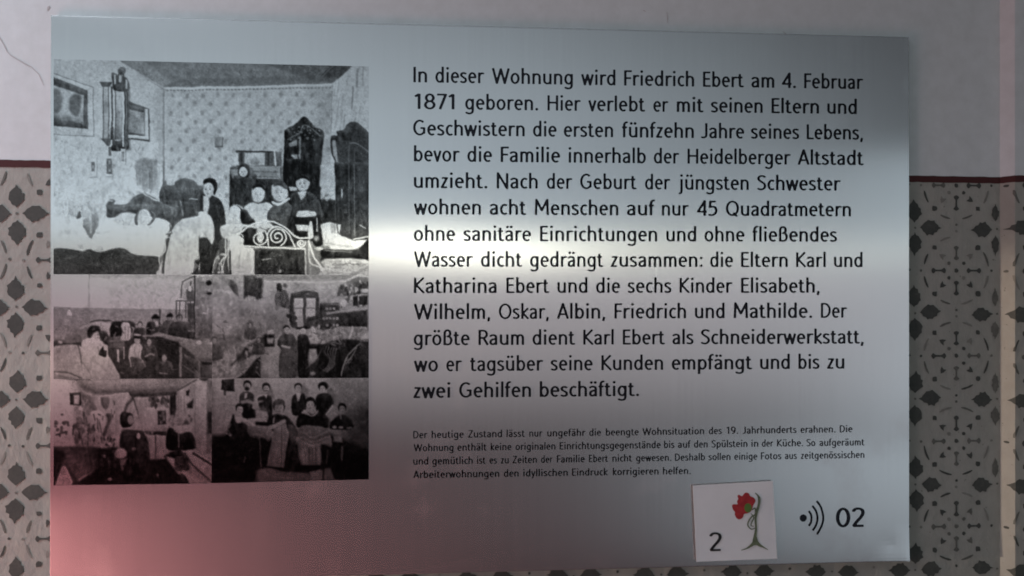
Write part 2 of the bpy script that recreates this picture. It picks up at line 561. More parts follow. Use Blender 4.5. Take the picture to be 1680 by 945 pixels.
# ------------------------------------------------------------------ printed photographs
# drawn shape by shape into an ink value per vertex of each print's own fine mesh
CR = {'A': (80, 90), 'B': (340, 90), 'C': (80, 270), 'D': (340, 270), 'E': (80, 440), 'F': (340, 440), 'G': (80, 615), 'H': (340, 615)}
ZS = 4.974
class Print:
    def __init__(s, name, box, label, step=1.0):
        (tl, tr, br, bl) = box
        tlw, trw, brw, blw = (np.array(at(*q, Y=FRONT)) for q in box)
        nx = int((tr[0] - tl[0]) / step); nz = int((bl[1] - tl[1]) / step)
        u = np.linspace(0, 1, nx + 1)[None, :, None]; w = np.linspace(0, 1, nz + 1)[:, None, None]
        G = (tlw * (1 - u) + trw * u) * (1 - w) + (blw * (1 - u) + brw * u) * w
        s.P = np.stack([G[..., 0], np.full(G.shape[:2], FRONT - 0.00012), G[..., 1]], -1)
        s.X, s.Y = to_px(s.P)
        s.V = np.full(s.X.shape, .5)
        # hand-coated plates and old lenses: outlines wander a little
        s.X = s.X + s.field(3, .16) + s.field(7, .22) + s.field(22, .35)
        s.Y = s.Y + s.field(3, .16) + s.field(7, .22) + s.field(22, .35)
        s.nx, s.nz, s.name, s.label = nx, nz, name, label
        s.fold = s.field(3.2, .6, 9) + s.field(6, .8, 15)
        s.c = 'A'
    def crop(s, c): s.c = c
    def field(s, cell, amp, celly=None):
        """smooth random field, cell in grid steps"""
        h, w = s.X.shape
        celly = celly or cell
        gh, gw = int(h / celly) + 3, int(w / cell) + 3
        g = rng.normal(0, 1, (gh, gw))
        y = np.arange(h) / celly; x = np.arange(w) / cell
        yi, xi = y.astype(int), x.astype(int)
        fy = y - yi; fx = x - xi
        fy = (fy * fy * (3 - 2 * fy))[:, None]; fx = (fx * fx * (3 - 2 * fx))[None, :]
        a = g[yi][:, xi]; b2 = g[yi][:, xi + 1]; c = g[yi + 1][:, xi]; d = g[yi + 1][:, xi + 1]
        return ((a * (1 - fx) + b2 * fx) * (1 - fy) + (c * (1 - fx) + d * fx) * fy) * amp
    def _t(s, pts):
        ox, oy = CR[s.c]
        a = np.array(pts, float).reshape(-1, 2) / ZS
        return a + np.array([ox, oy])
    def _box(s, a, m):
        x0, y0 = a.min(0) - m; x1, y1 = a.max(0) + m
        iy = np.where((s.Y.max(1) >= y0) & (s.Y.min(1) <= y1))[0]
        ix = np.where((s.X.max(0) >= x0) & (s.X.min(0) <= x1))[0]
        if len(iy) == 0 or len(ix) == 0: return None
        return slice(iy[0], iy[-1] + 1), slice(ix[0], ix[-1] + 1)
    def _put(s, sl, cov, val, y0=0, y1=1, op=1.0):
        V = s.V[sl]
        if isinstance(val, tuple):
            t = np.clip((s.Y[sl] - y0) / max(1e-6, y1 - y0), 0, 1)
            val = val[0] * (1 - t) + val[1] * t
        cov = cov * op
        s.V[sl] = V * (1 - cov) + val * cov
    def P_(s, val, pts, soft=3.0, op=1.0):
        a = s._t(pts); so = soft / ZS
        sl = s._box(a, so + 1)
        if sl is None: return
        X, Y = s.X[sl], s.Y[sl]
        ins = np.zeros(X.shape, bool); d2 = np.full(X.shape, 1e9); ex = np.zeros(X.shape); ey = np.zeros(X.shape)
        n = len(a)
        for k in range(n):
            x0, y0 = a[k - 1]; x1, y1 = a[k]
            c = ((y0 > Y) != (y1 > Y))
            with np.errstate(divide='ignore', invalid='ignore'):
                xi = (x1 - x0) * (Y - y0) / ((y1 - y0) or 1e-9) + x0
            ins ^= c & (X < xi)
            dx, dy = x1 - x0, y1 - y0
            t = np.clip(((X - x0) * dx + (Y - y0) * dy) / (dx * dx + dy * dy + 1e-9), 0, 1)
            qx, qy = x0 + t * dx - X, y0 + t * dy - Y
            q2 = qx * qx + qy * qy
            nr = q2 < d2
            d2 = np.where(nr, q2, d2); ex = np.where(nr, qx, ex); ey = np.where(nr, qy, ey)
        d = np.sqrt(d2) * np.where(ins, 1, -1)
        w_, h_ = a.max(0) - a.min(0)
        if 5 < min(w_, h_) and max(w_, h_) < 130 and soft <= 9 and op > .75:
            # rounded bodies and folds: lit from the upper right, shaded towards the lower left
            v0 = val
            if isinstance(v0, tuple):
                tt = np.clip((Y - a[:, 1].min()) / max(1e-6, h_), 0, 1); v0 = val[0] * (1 - tt) + val[1] * tt
            dd = np.sqrt(d2) + 1e-6
            lit = (ex * .55 - ey * .75) / dd * np.exp(-dd / min(5.0, .22 * min(w_, h_)))
            amp = .13 if not isinstance(val, tuple) and val < .5 else .10
            k = min(1, (min(w_, h_) - 5) / 8)
            val = np.clip(v0 + k * (amp * lit * ins - (.05 * ins if np.mean(v0) > .8 else 0) + s.fold[sl] * (.05 if np.mean(v0) < .85 else .035)), .06, 1)
        s._put(sl, np.clip(.5 + d / (2 * max(so, .35)), 0, 1), val, a[:, 1].min(), a[:, 1].max(), op)
    def S_(s, val, pts, soft=3.0, op=1.0):
        """closed smooth shape"""
        a = np.array(pts, float).reshape(-1, 2); o = []
        n = len(a)
        for k in range(n):
            p0, p1, p2, p3 = a[k - 1], a[k], a[(k + 1) % n], a[(k + 2) % n]
            for t in (0, .25, .5, .75):
                o.append(.5 * (2 * p1 + (p2 - p0) * t + (2 * p0 - 5 * p1 + 4 * p2 - p3) * t * t + (3 * p1 - p0 - 3 * p2 + p3) * t ** 3))
        s.P_(val, np.array(o).ravel(), soft, op)
    def L_(s, val, w, pts, soft=2.5, op=1.0, smooth=False):
        if smooth:
            a = np.array(pts, float).reshape(-1, 2); o = []
            n = len(a)
            for k in range(n - 1):
                p0, p1, p2, p3 = a[max(0, k - 1)], a[k], a[k + 1], a[min(n - 1, k + 2)]
                for t in (0, .25, .5, .75):
                    o.append(.5 * (2 * p1 + (p2 - p0) * t + (2 * p0 - 5 * p1 + 4 * p2 - p3) * t * t + (3 * p1 - p0 - 3 * p2 + p3) * t ** 3))
            o.append(a[-1]); pts = np.array(o).ravel()
        a = s._t(pts); so = max(soft / ZS, .45); hw = w / ZS / 2
        sl = s._box(a, so + hw + 1)
        if sl is None: return
        X, Y = s.X[sl], s.Y[sl]
        d2 = np.full(X.shape, 1e9)
        for k in range(1, len(a)):
            x0, y0 = a[k - 1]; x1, y1 = a[k]
            dx, dy = x1 - x0, y1 - y0
            t = np.clip(((X - x0) * dx + (Y - y0) * dy) / (dx * dx + dy * dy + 1e-9), 0, 1)
            d2 = np.minimum(d2, (X - x0 - t * dx) ** 2 + (Y - y0 - t * dy) ** 2)
        s._put(sl, np.clip(.5 + (hw - np.sqrt(d2)) / (2 * so), 0, 1), val, a[:, 1].min(), a[:, 1].max(), op)
    def E_(s, val, cx, cy, rx, ry, soft=4.0, rot=0, op=1.0):
        o = []
        for k in range(20):
            t = k * math.pi / 10
            x, y = rx * math.cos(t), ry * math.sin(t)
            o += [cx + x * math.cos(rot) - y * math.sin(rot), cy + x * math.sin(rot) + y * math.cos(rot)]
        s.P_(val, o, soft, op)
    def mottle(s, x0, y0, x1, y1, n, lo, hi, rmin, rmax, op=.5, ratio=1.0, soft=4):
        for _ in range(n):
            s.E_(random.uniform(lo, hi), random.uniform(x0, x1), random.uniform(y0, y1), random.uniform(rmin, rmax), random.uniform(rmin, rmax) * ratio, soft, random.uniform(-.6, .6), op)
    def person(s, x, y, h, head=.9, coat=.25, hair=.2, w=None, op=1.0, skirt=None):
        """small standing or seated figure: hair, face, shoulders, body; y = crown of head, h = head height"""
        w = w or h * 1.25
        s.S_(coat, [x - w * .25, y + h * .95, x + w * .25, y + h * .95, x + w * .75, y + h * 1.35, x + w * .85, y + h * 3.0, x - w * .85, y + h * 3.0, x - w * .75, y + h * 1.35], 3, op)
        s.E_(hair, x, y + h * .45, h * .42, h * .5, 3, op=op)
        s.E_(head, x, y + h * .58, h * .31, h * .42, 3, op=op)
        s.E_(head * .8, x, y + h * .95, h * .15, h * .12, 3, op=op)
        s.L_(head * .72, 3, [x - h * .16, y + h * .52, x - h * .06, y + h * .52], 2, .6 * op)
        s.L_(head * .72, 3, [x + h * .06, y + h * .52, x + h * .16, y + h * .52], 2, .6 * op)
    def face(s, cx, cy, rx, ry, v=.95, k=1.0, side=1, turn=0.0):
        s.E_(v, cx, cy, rx, ry, 4)
        s.S_(v * .70, [cx + side * rx * .25, cy - ry * .75, cx + side * rx * .9, cy - ry * .5, cx + side * rx * .95, cy + ry * .2, cx + side * rx * .55, cy + ry * .8, cx + side * rx * .45, cy + ry * .1], 8, .55 * k)
        for e in (-1, 1):
            ex = cx + e * rx * .40 + turn * rx
            s.E_(.22, ex, cy - ry * .06, rx * .17, ry * .09, 2.5, op=.75 * k)
            s.L_(.35, 4, [ex - rx * .2, cy - ry * .27, ex + rx * .2, cy - ry * .27], 2.5, .5 * k)
        s.L_(.62, 4, [cx + turn * rx * 1.2, cy, cx + turn * rx * 1.4 + side * rx * .08, cy + ry * .26], 2.5, .7 * k)
        s.E_(.5, cx + turn * rx * 1.2, cy + ry * .30, rx * .16, ry * .05, 2.5, op=.7 * k)
        s.L_(.30, 4.5, [cx + turn * rx - rx * .22, cy + ry * .54, cx + turn * rx + rx * .22, cy + ry * .54], 2.5, .75 * k)
        s.E_(v * .8, cx, cy + ry * .98, rx * .4, ry * .14, 5, op=.6 * k)
    def finish(s, gamma=2.1, floor=.012):
        n = s.V.shape
        g = rng.normal(0, 1, n)
        g = (g + np.roll(g, 1, 0) + np.roll(g, 1, 1) + np.roll(g, 2, 0)) / 4
        V = s.V
        for _ in range(1):
            Q = np.pad(V, 1, 'edge')
            V = (Q[1:-1, 1:-1] * 4 + (Q[:-2, 1:-1] + Q[2:, 1:-1] + Q[1:-1, :-2] + Q[1:-1, 2:]) * 1.6) / 10.4
        r1 = 1 - np.abs(s.field(4.5, 1.0) + s.field(11, .6)); r2 = 1 - np.abs(s.field(3.2, .9) + s.field(9, .8))
        r1 = np.clip((r1 - .80) / .2, 0, 1); r2 = np.clip((r2 - .82) / .18, 0, 1)
        lo = np.clip((.46 - V) / .2, 0, 1); hi = np.clip((V - .62) / .3, 0, 1); mid = 1 - np.maximum(lo, hi)
        patch = np.clip(.5 + s.field(15, .5), 0, 1)
        V = V + lo * (r1 * .11 * patch + .0) - hi * r2 * .09 * patch + mid * (r1 * .08 - r2 * .10) * patch
        t = s.field(2.2, .028) + s.field(5, .026) + s.field(20, .018)
        V = V + t * (0.5 + 1.0 * V * (1.15 - V) * 2) + g * .020
        V = np.clip((V - .10) * 1.04 + .135, .02, 1.0)
        V = np.clip(V, .03, 1.0) ** gamma
        V = np.maximum(V, floor)
        me = bpy.data.meshes.new(s.name)
        nx1 = s.nx + 1
        me.vertices.add(n[0] * n[1])
        me.vertices.foreach_set('co', s.P.astype(np.float32).ravel())
        i = np.arange(s.nz)[:, None] * nx1 + np.arange(s.nx)[None, :]
        q = np.stack([i, i + nx1, i + nx1 + 1, i + 1], -1).reshape(-1, 4)
        me.loops.add(q.size); me.polygons.add(len(q))
        me.loops.foreach_set('vertex_index', q.ravel().astype(np.int32))
        me.polygons.foreach_set('loop_start', np.arange(0, q.size, 4, dtype=np.int32))
        me.polygons.foreach_set('loop_total', np.full(len(q), 4, np.int32))
        me.update(calc_edges=True)
        ca = me.color_attributes.new('ink', 'FLOAT_COLOR', 'POINT')
        c = np.ones((V.size, 4), np.float32)
        c[:, 0] = c[:, 1] = c[:, 2] = V.ravel()
        ca.data.foreach_set('color', c.ravel())
        me.materials.append(M_PRINT)
        o = bpy.data.objects.new(s.name, me)
        col.objects.link(o); o.parent = panel
        o['label'] = s.label
        return o

# --- 1: the large photograph of a family in a bedroom
random.seed(101)
p = Print('printed_photograph', [(88, 97), (605, 109), (605, 451), (88, 450)], 'large black and white photograph of a family behind beds in a papered room')
p.crop('A'); p.P_((.80, .86), [940, 270, 2700, 230, 2700, 1500, 940, 1500])
p.P_((.84, .92), [0, 20, 560, 30, 940, 275, 940, 1500, 0, 1500])
p.mottle(40, 60, 900, 1200, 150, .72, .80, 8, 22, .30, 1.5, 9)
p.mottle(40, 700, 900, 1300, 60, .66, .8, 6, 16, .35, 1.8, 6)
p.L_(.62, 60, [900, 300, 905, 1200], 30, .45); p.L_(.55, 16, [938, 275, 938, 1010], 6, .7); p.L_(.95, 8, [950, 290, 950, 1000], 4, .6)
# ceiling
p.P_(.56, [560, 30, 2700, 30, 2700, 150, 2320, 225, 940, 265], 4)
p.P_(.63, [560, 36, 790, 42, 1060, 210, 940, 260], 12, .7)
p.P_(.48, [760, 40, 880, 50, 1080, 215, 1020, 232], 10, .6)
p.P_(.46, [1050, 200, 2200, 165, 2330, 225, 940, 262], 8, .75)
p.P_(.38, [1700, 60, 2480, 80, 2330, 235, 2150, 200], 12, .75)
p.P_(.26, [2290, 85, 2490, 90, 2370, 200, 2200, 180], 10, .75)
for k in range(3): p.L_(.62, 5, [2180 + k * 26, 175, 2260 + k * 26, 95], 3, .7)
p.L_(.5, 9, [600, 60, 930, 275], 5, .8); p.L_(.92, 9, [560, 45, 930, 265], 5, .7)
p.L_(.94, 15, [940, 272, 1650, 262, 2320, 240], 5, .95)
p.L_(.70, 8, [942, 290, 1650, 284, 2320, 262], 4, .8)
for k in range(46): p.E_(.36, 965 + k * 29.5, 292 - k * .55, 8, 5, 3, op=.8)
# paper pattern on the back wall
for r_ in range(13):
    for c_ in range(12):
        x = 1000 + c_ * 128 + (r_ % 2) * 64 + random.uniform(-8, 8); y = 330 + r_ * 74 + random.uniform(-8, 8)
        p.E_(.56, x, y, 15, 20, 8, random.uniform(-.5, .5), op=.75)
        p.E_(.66, x + 20, y - 22, 9, 12, 7, op=.4); p.E_(.90, x + 36, y + 26, 10, 14, 8, op=.35)
        p.L_(.66, 6, [x - 30, y + 40, x - 8, y + 12], 5, .35)
p.P_(.55, [2180, 270, 2310, 270, 2310, 900, 2200, 900], 50, .28)
# framed pictures on the left
p.P_(.90, [30, 148, 362, 268, 367, 668, 30, 648], 3, .8)
p.L_(.48, 7, [30, 148, 362, 268, 367, 668, 30, 648], 3, .8)
p.P_(.34, [30, 180, 318, 290, 320, 608, 30, 580]); p.P_(.72, [30, 245, 285, 330, 285, 560, 30, 520], 5)
p.S_(.44, [30, 300, 80, 290, 112, 350, 100, 440, 60, 480, 30, 470], 10, .8); p.S_(.40, [175, 350, 215, 320, 260, 340, 262, 430, 235, 500, 180, 470, 165, 410], 10, .85)
p.P_(.42, [30, 480, 110, 520, 160, 490, 285, 560, 285, 580, 30, 570], 9, .8); p.E_(.84, 140, 400, 26, 70, 16, op=.6); p.E_(.72, 225, 530, 40, 16, 8, .5, op=.6)
# wall clock
p.P_(.40, [625, 250, 662, 270, 668, 770, 600, 790], 9, .75)
p.P_(.74, [440, 255, 640, 270, 640, 700, 440, 690], 3)
p.P_((.84, .55), [540, 285, 612, 285, 612, 690, 540, 690], 6); p.L_(.9, 10, [585, 320, 585, 640], 12, .5)
for x, v, w_ in ((445, .35, 8), (488, .38, 8), (516, .34, 14), (543, .36, 9), (622, .22, 14), (640, .3, 14)): p.L_(v, w_, [x, 265, x, 690], 3)
for x in (502, 531, 609): p.L_(.97, 11, [x, 280, x, 600], 3)
p.P_(.34, [415, 220, 520, 222, 500, 262, 432, 262]); p.S_(.34, [515, 150, 560, 160, 640, 190, 658, 290, 540, 290, 520, 225], 4)
p.E_(.34, 597, 132, 33, 35); p.E_(.55, 600, 118, 14, 9, op=.6); p.E_(.82, 583, 195, 14, 28); p.L_(.9, 11, [540, 170, 542, 235]); p.L_(.9, 10, [635, 205, 637, 270]); p.L_(.5, 8, [515, 155, 525, 170])
p.L_(.25, 8, [572, 160, 568, 235]); p.L_(.25, 8, [610, 160, 615, 250])
p.P_(.36, [425, 684, 520, 684, 500, 746, 480, 746]); p.S_(.24, [510, 600, 525, 590, 540, 700, 640, 690, 648, 765, 545, 785, 505, 760], 4)
p.L_(.95, 11, [490, 755, 510, 735, 512, 700], 3, 1, True); p.L_(.92, 12, [608, 600, 608, 745]); p.L_(.42, 22, [497, 760, 499, 815]); p.E_(.4, 515, 605, 12, 12)
p.P_(.93, [588, 765, 626, 765, 626, 885, 588, 885]); p.P_(.45, [594, 790, 614, 790, 614, 868, 594, 868]); p.P_(.75, [600, 800, 608, 800, 608, 858, 600, 858]); p.L_(.5, 5, [628, 760, 628, 900])
# small second picture
p.P_(.30, [650, 375, 785, 425, 822, 440, 825, 706, 650, 690]); p.P_(.93, [782, 440, 808, 440, 814, 690, 650, 680, 650, 655, 785, 662]); p.P_(.62, [655, 442, 778, 470, 780, 650, 652, 636], 5)
p.mottle(665, 470, 770, 630, 12, .45, .6, 10, 22, .5); p.P_(.38, [650, 400, 780, 440, 780, 470, 650, 440], 4)
p.mottle(40, 690, 900, 930, 26, .55, .7, 5, 11, .5, 2.2)
# small pictures lower down
p.crop('C')
for (x, y) in ((368, -45), (495, -50)): p.P_(.94, [x - 24, y, x + 28, y, x + 28, y + 145, x - 24, y + 145], 3, .8); p.L_(.55, 5, [x + 28, y, x + 28, y + 145, x - 24, y + 150], 3, .7)
p.P_(.42, [352, -20, 378, -20, 378, 55, 352, 55], 4); p.P_(.7, [358, 5, 372, 5, 372, 30, 358, 30])
p.P_(.40, [472, -50, 514, -50, 518, 76, 474, 76]); p.P_(.7, [486, -35, 504, -35, 506, 60, 488, 60]); p.P_(.4, [490, 0, 502, 0, 502, 40, 490, 40])
# hanging cloth and white bedding
p.S_((.50, .70), [715, -30, 890, -30, 885, 90, 850, 215, 820, 190, 780, 215, 745, 150, 715, 160], 14, .85)
for k in range(16): p.L_(random.uniform(.45, .85), 6, [720 + k * 11, random.uniform(-20, 60), 722 + k * 11, random.uniform(110, 200)], 4, .6)
p.S_(.97, [885, -10, 930, 40, 925, 210, 900, 285, 850, 270, 760, 235, 700, 250, 620, 320, 590, 300, 640, 60, 700, 40, 720, 180, 800, 220, 870, 230, 890, 120], 6)
p.mottle(640, 190, 880, 260, 12, .6, .8, 6, 14, .5, 2)
p.P_(.93, [945, 80, 1040, 75, 1045, 165, 950, 170], 8)
p.L_(.4, 12, [938, -20, 938, 150], 5, .8)
# dark bed heads and furniture
p.S_(.34, [940, 140, 960, 135, 965, 165, 1020, 170, 1035, 140, 1110, 108, 1190, 135, 1215, 165, 1265, 180, 1290, 260, 1290, 420, 1100, 440, 980, 440, 900, 270], 4)
p.P_(.30, [940, 190, 1260, 190, 1260, 420, 1090, 430, 960, 330], 6); p.L_(.45, 6, [950, 195, 1250, 195], 4); p.L_(.9, 6, [1150, 280, 1215, 283]); p.L_(.42, 8, [960, 300, 1240, 320], 8, .6)
p.S_(.33, [470, 290, 530, 300, 540, 325, 640, 320, 690, 265, 770, 235, 850, 265, 905, 300, 960, 330, 1010, 340, 1060, 290, 1090, 320, 1100, 420, 1020, 530, 990, 480, 880, 430, 700, 385, 600, 390, 540, 430, 470, 420], 4)
p.L_(.95, 9, [770, 235, 850, 280, 900, 300], 4, .9, True); p.L_(.6, 10, [500, 370, 700, 335, 850, 345, 990, 380], 8, .7, True); p.L_(.2, 10, [560, 400, 700, 365, 840, 370, 960, 420], 8, .7, True)
p.S_(.56, [940, 350, 1010, 340, 1025, 400, 1000, 430, 930, 400], 10, .8); p.L_(.75, 7, [1075, 300, 1098, 420], 3, .8); p.L_(.6, 20, [1040, 310, 1035, 420], 9, .6)
p.P_(.36, [470, 330, 530, 330, 530, 425, 470, 410], 4); p.E_(.6, 515, 372, 28, 10); p.E_(.9, 490, 298, 10, 8); p.E_(.3, 510, 300, 34, 16, 3, op=.8); p.E_(.75, 505, 298, 18, 7)
p.S_(.34, [480, 345, 700, 320, 960, 335, 1010, 440, 1000, 490, 880, 440, 700, 400, 540, 425], 4); p.L_(.55, 8, [540, 350, 700, 330, 860, 340], 6, .6, True); p.L_(.18, 8, [560, 395, 720, 372, 860, 385], 6, .7, True); p.L_(.6, 7, [640, 318, 770, 250, 840, 285], 4, .6, True); p.mottle(960, 200, 1260, 420, 26, .2, .48, 8, 22, .5)
# white pillows, duvets
p.S_(.90, [160, 330, 180, 270, 240, 230, 300, 225, 350, 270, 360, 350, 330, 420, 250, 430, 180, 410], 7)
p.S_(.92, [425, 210, 450, 185, 490, 200, 500, 280, 470, 330, 470, 430, 420, 450, 400, 330, 430, 290], 7)
p.mottle(100, 300, 400, 440, 22, .62, .8, 5, 14, .5, 2.2)
p.S_((.94, 1.0), [30, 440, 200, 430, 400, 440, 540, 435, 600, 395, 700, 400, 760, 440, 880, 435, 960, 455, 1000, 500, 960, 580, 930, 720, 880, 750, 600, 720, 400, 720, 30, 720], 6)
p.S_((.9, 1.), [540, 435, 620, 390, 700, 400, 720, 490, 640, 530, 560, 500], 9, .8); p.L_(.74, 7, [400, 560, 520, 555, 640, 570, 780, 560], 10, .7, True); p.L_(.78, 6, [640, 420, 700, 400, 730, 490], 6, .5, True)
p.S_(.40, [700, 430, 730, 380, 760, 375, 730, 440, 725, 490, 705, 480], 4); p.S_(.40, [830, 380, 870, 400, 865, 450, 820, 500, 805, 490, 845, 440], 4); p.E_(.95, 780, 430, 55, 68, 5, op=.9)
p.P_((.66, .56), [285, 450, 322, 424, 340, 470, 352, 400, 398, 380, 412, 440, 404, 500, 372, 560, 350, 606, 326, 598, 300, 540, 276, 500], 6); p.L_(.9, 7, [335, 400, 345, 480, 338, 560], 5, .8, True); p.L_(.42, 6, [372, 430, 366, 520, 348, 590], 5, .7, True)
p.L_(.72, 7, [340, 440, 350, 580], 8, .5); p.S_(.35, [225, 440, 250, 380, 262, 430], 3)
p.mottle(60, 460, 240, 640, 14, .8, .9, 10, 26, .4, 1.5, 10)
p.S_(1.0, [235, 640, 330, 610, 420, 640, 620, 650, 640, 700, 400, 715, 250, 680], 8)
for k in range(9): p.L_(.80, 5, [560 + k * 26, 590 + random.uniform(-20, 20), 640 + k * 30, 620 + random.uniform(-30, 60)], 8, .4)
# dark blanket
p.S_((.30, .27), [20, 705, 150, 688, 270, 705, 330, 690, 420, 715, 540, 684, 620, 690, 720, 740, 880, 750, 905, 800, 915, 900, 20, 920], 5)
for k in range(34):
    x = random.uniform(40, 860); y = random.uniform(760, 880)
    p.L_(random.choice([.22, .38, .42]), 8, [x, y, x + random.uniform(30, 90), y + random.uniform(-30, 20)], 9, .5)
p.L_(.42, 8, [420, 720, 560, 700, 700, 745, 860, 770], 6, .5, True)
# bed ironwork and second white quilt
p.S_((.90, 1.0), [1000, 560, 1040, 490, 1110, 440, 1220, 420, 1345, 430, 1345, 640, 1290, 620, 1260, 770, 1190, 780, 1150, 900, 900, 900, 950, 740], 5)
p.P_(.80, [1060, 470, 1250, 430, 1250, 520, 1060, 560], 26, .6); p.L_(.8, 9, [1290, 620, 1260, 780, 1250, 900], 5)
p.L_(.9, 8, [1295, 600, 1280, 895], 3); p.P_(.1, [1305, 620, 1345, 620, 1345, 900, 1278, 900], 4)
p.L_(.24, 18, [1000, 520, 975, 620, 950, 720, 930, 880], 4, 1, True); p.L_(.92, 10, [940, 590, 950, 700, 900, 760, 915, 850], 3, 1, True); p.L_(.9, 9, [1005, 540, 960, 590, 1000, 600, 980, 640], 3, 1, True)
p.L_(.3, 7, [990, 490, 1010, 560, 960, 570], 3); p.E_(.95, 895, 885, 18, 20); p.S_(.2, [1190, 790, 1250, 790, 1210, 840, 1170, 900, 1240, 900, 1240, 850], 5); p.L_(.95, 10, [1235, 800, 1225, 850, 1250, 900], 3)
# right half: curtain, cabinet, mirror, wardrobe
p.crop('B')
p.P_((.84, .95), [1190, 85, 1330, 90, 1330, 1800, 1000, 1800, 1020, 235, 1080, 190], 4)
for k in range(26):
    x = random.uniform(1030, 1300); y = random.uniform(120, 500)
    p.L_(random.choice([.62, .7, 1.0]), random.uniform(5, 12), [x, max(y, 240 - (x - 1030) * .9), x - random.uniform(5, 30), y + random.uniform(60, 220)], 6, .55)
p.L_(.42, 9, [1190, 260, 1180, 440], 5, .8); p.L_(.4, 10, [1225, 120, 1220, 260], 6, .7); p.L_(.45, 6, [1020, 250, 1010, 640], 4, .5)
p.L_(.55, 8, [1270, 100, 1268, 250], 5, .7)
# wardrobe
p.S_(.27, [1010, 665, 1060, 660, 1055, 625, 1110, 610, 1140, 565, 1190, 545, 1240, 565, 1330, 650, 1330, 700, 1330, 900, 1200, 950, 1100, 900, 1045, 870, 1012, 780], 3)
p.P_(.27, [1050, 700, 1330, 700, 1330, 1480, 1095, 1480, 1060, 1200], 5)
p.P_(.8, [1022, 700, 1050, 700, 1062, 800, 1070, 930, 1030, 820], 4, .8); p.L_(.2, 9, [1008, 705, 1015, 800, 1045, 860, 1045, 950], 3)
p.L_(.52, 8, [1160, 715, 1155, 1400], 6, .7); p.L_(.62, 7, [1170, 722, 1215, 725, 1330, 800], 4, .8, True); p.L_(.5, 7, [1205, 770, 1205, 1400], 5, .6); p.L_(.42, 6, [1215, 780, 1320, 840], 4, .7)
p.L_(.36, 40, [1265, 850, 1265, 1400], 22, .6); p.L_(.16, 22, [1090, 900, 1095, 1460], 8, .6)
# carved mirror cabinet
p.S_(.17, [628, 640, 640, 610, 700, 575, 740, 545, 790, 505, 840, 545, 880, 590, 950, 625, 950, 720, 930, 900, 930, 1100, 640, 1100, 628, 800], 3)
for k in range(34):
    x = random.uniform(650, 930); y = random.uniform(555, 700)
    if abs(x - 790) * .55 + 520 > y: continue
    p.E_(random.uniform(.4, .75), x, y, random.uniform(4, 12), random.uniform(3, 7), 3, random.uniform(-1, 1), .75)
p.L_(.7, 7, [655, 690, 700, 665, 750, 640, 790, 575, 850, 600, 920, 660], 3, .7, True); p.P_(.66, [665, 720, 730, 690, 735, 740, 670, 745], 4); p.L_(.7, 12, [757, 670, 757, 900], 4, .8)
p.P_(.74, [690, 815, 755, 810, 755, 900, 720, 920, 690, 860], 5); p.E_(.12, 682, 855, 26, 34, 5); p.L_(.14, 10, [735, 730, 750, 900], 3); p.L_(.3, 30, [890, 720, 890, 930], 14, .5)
# little box on wall
p.P_(.62, [60, 668, 130, 668, 130, 755, 60, 752], 5); p.L_(.25, 7, [126, 680, 126, 752, 66, 752], 3, .9)
# glazed dresser
p.P_(.36, [232, 778, 610, 790, 620, 1300, 180, 1300, 185, 920, 240, 905], 4)
p.P_(.8, [305, 800, 470, 800, 470, 900, 350, 905, 305, 880], 4); p.E_(.6, 390, 870, 40, 26, 6); p.P_(.9, [220, 800, 255, 800, 255, 900, 222, 900], 5); p.L_(.9, 14, [548, 775, 560, 900], 3); p.L_(.2, 16, [500, 800, 500, 900], 6); p.L_(.2, 18, [280, 800, 280, 900], 6)
p.L_(.15, 9, [240, 785, 540, 792], 3); p.L_(.75, 8, [350, 912, 600, 915], 3); p.L_(.9, 12, [555, 780, 520, 770, 430, 775], 6, .5)
p.crop('D')
p.P_(.58, [370, 20, 590, 25, 590, 105, 400, 100], 5); p.L_(.8, 6, [400, 110, 580, 112], 3); p.L_(.3, 6, [380, 55, 580, 60], 4); p.P_(.16, [400, 120, 560, 120, 560, 330, 400, 330], 5); p.L_(.75, 8, [590, 30, 592, 110], 3)
p.P_(.20, [180, 80, 400, 80, 400, 400, 180, 400], 6); p.P_(.7, [190, 40, 250, 40, 250, 110, 200, 110], 5, .8)
p.P_(.12, [630, -50, 740, -50, 930, -20, 920, 440, 640, 440], 4)
p.P_(.9, [925, 0, 1040, 0, 1035, 250, 960, 240, 920, 170], 6); p.P_(.14, [915, 280, 1045, 290, 1050, 480, 900, 480], 5); p.mottle(940, 240, 1030, 300, 12, .3, .9, 5, 12, .7)
p.P_(.24, [1040, -20, 1330, -20, 1330, 610, 1200, 620, 1050, 560], 5); p.L_(.5, 7, [1155, 0, 1160, 560], 5, .7); p.L_(.62, 6, [1200, 0, 1205, 580], 4, .8); p.L_(.15, 18, [1075, 0, 1090, 500], 8, .7); p.E_(.9, 1098, 235, 7, 40, 4); p.L_(.35, 30, [1260, 20, 1265, 560], 16, .5)
p.P_(.12, [600, 420, 1060, 440, 1060, 620, 600, 620], 6)
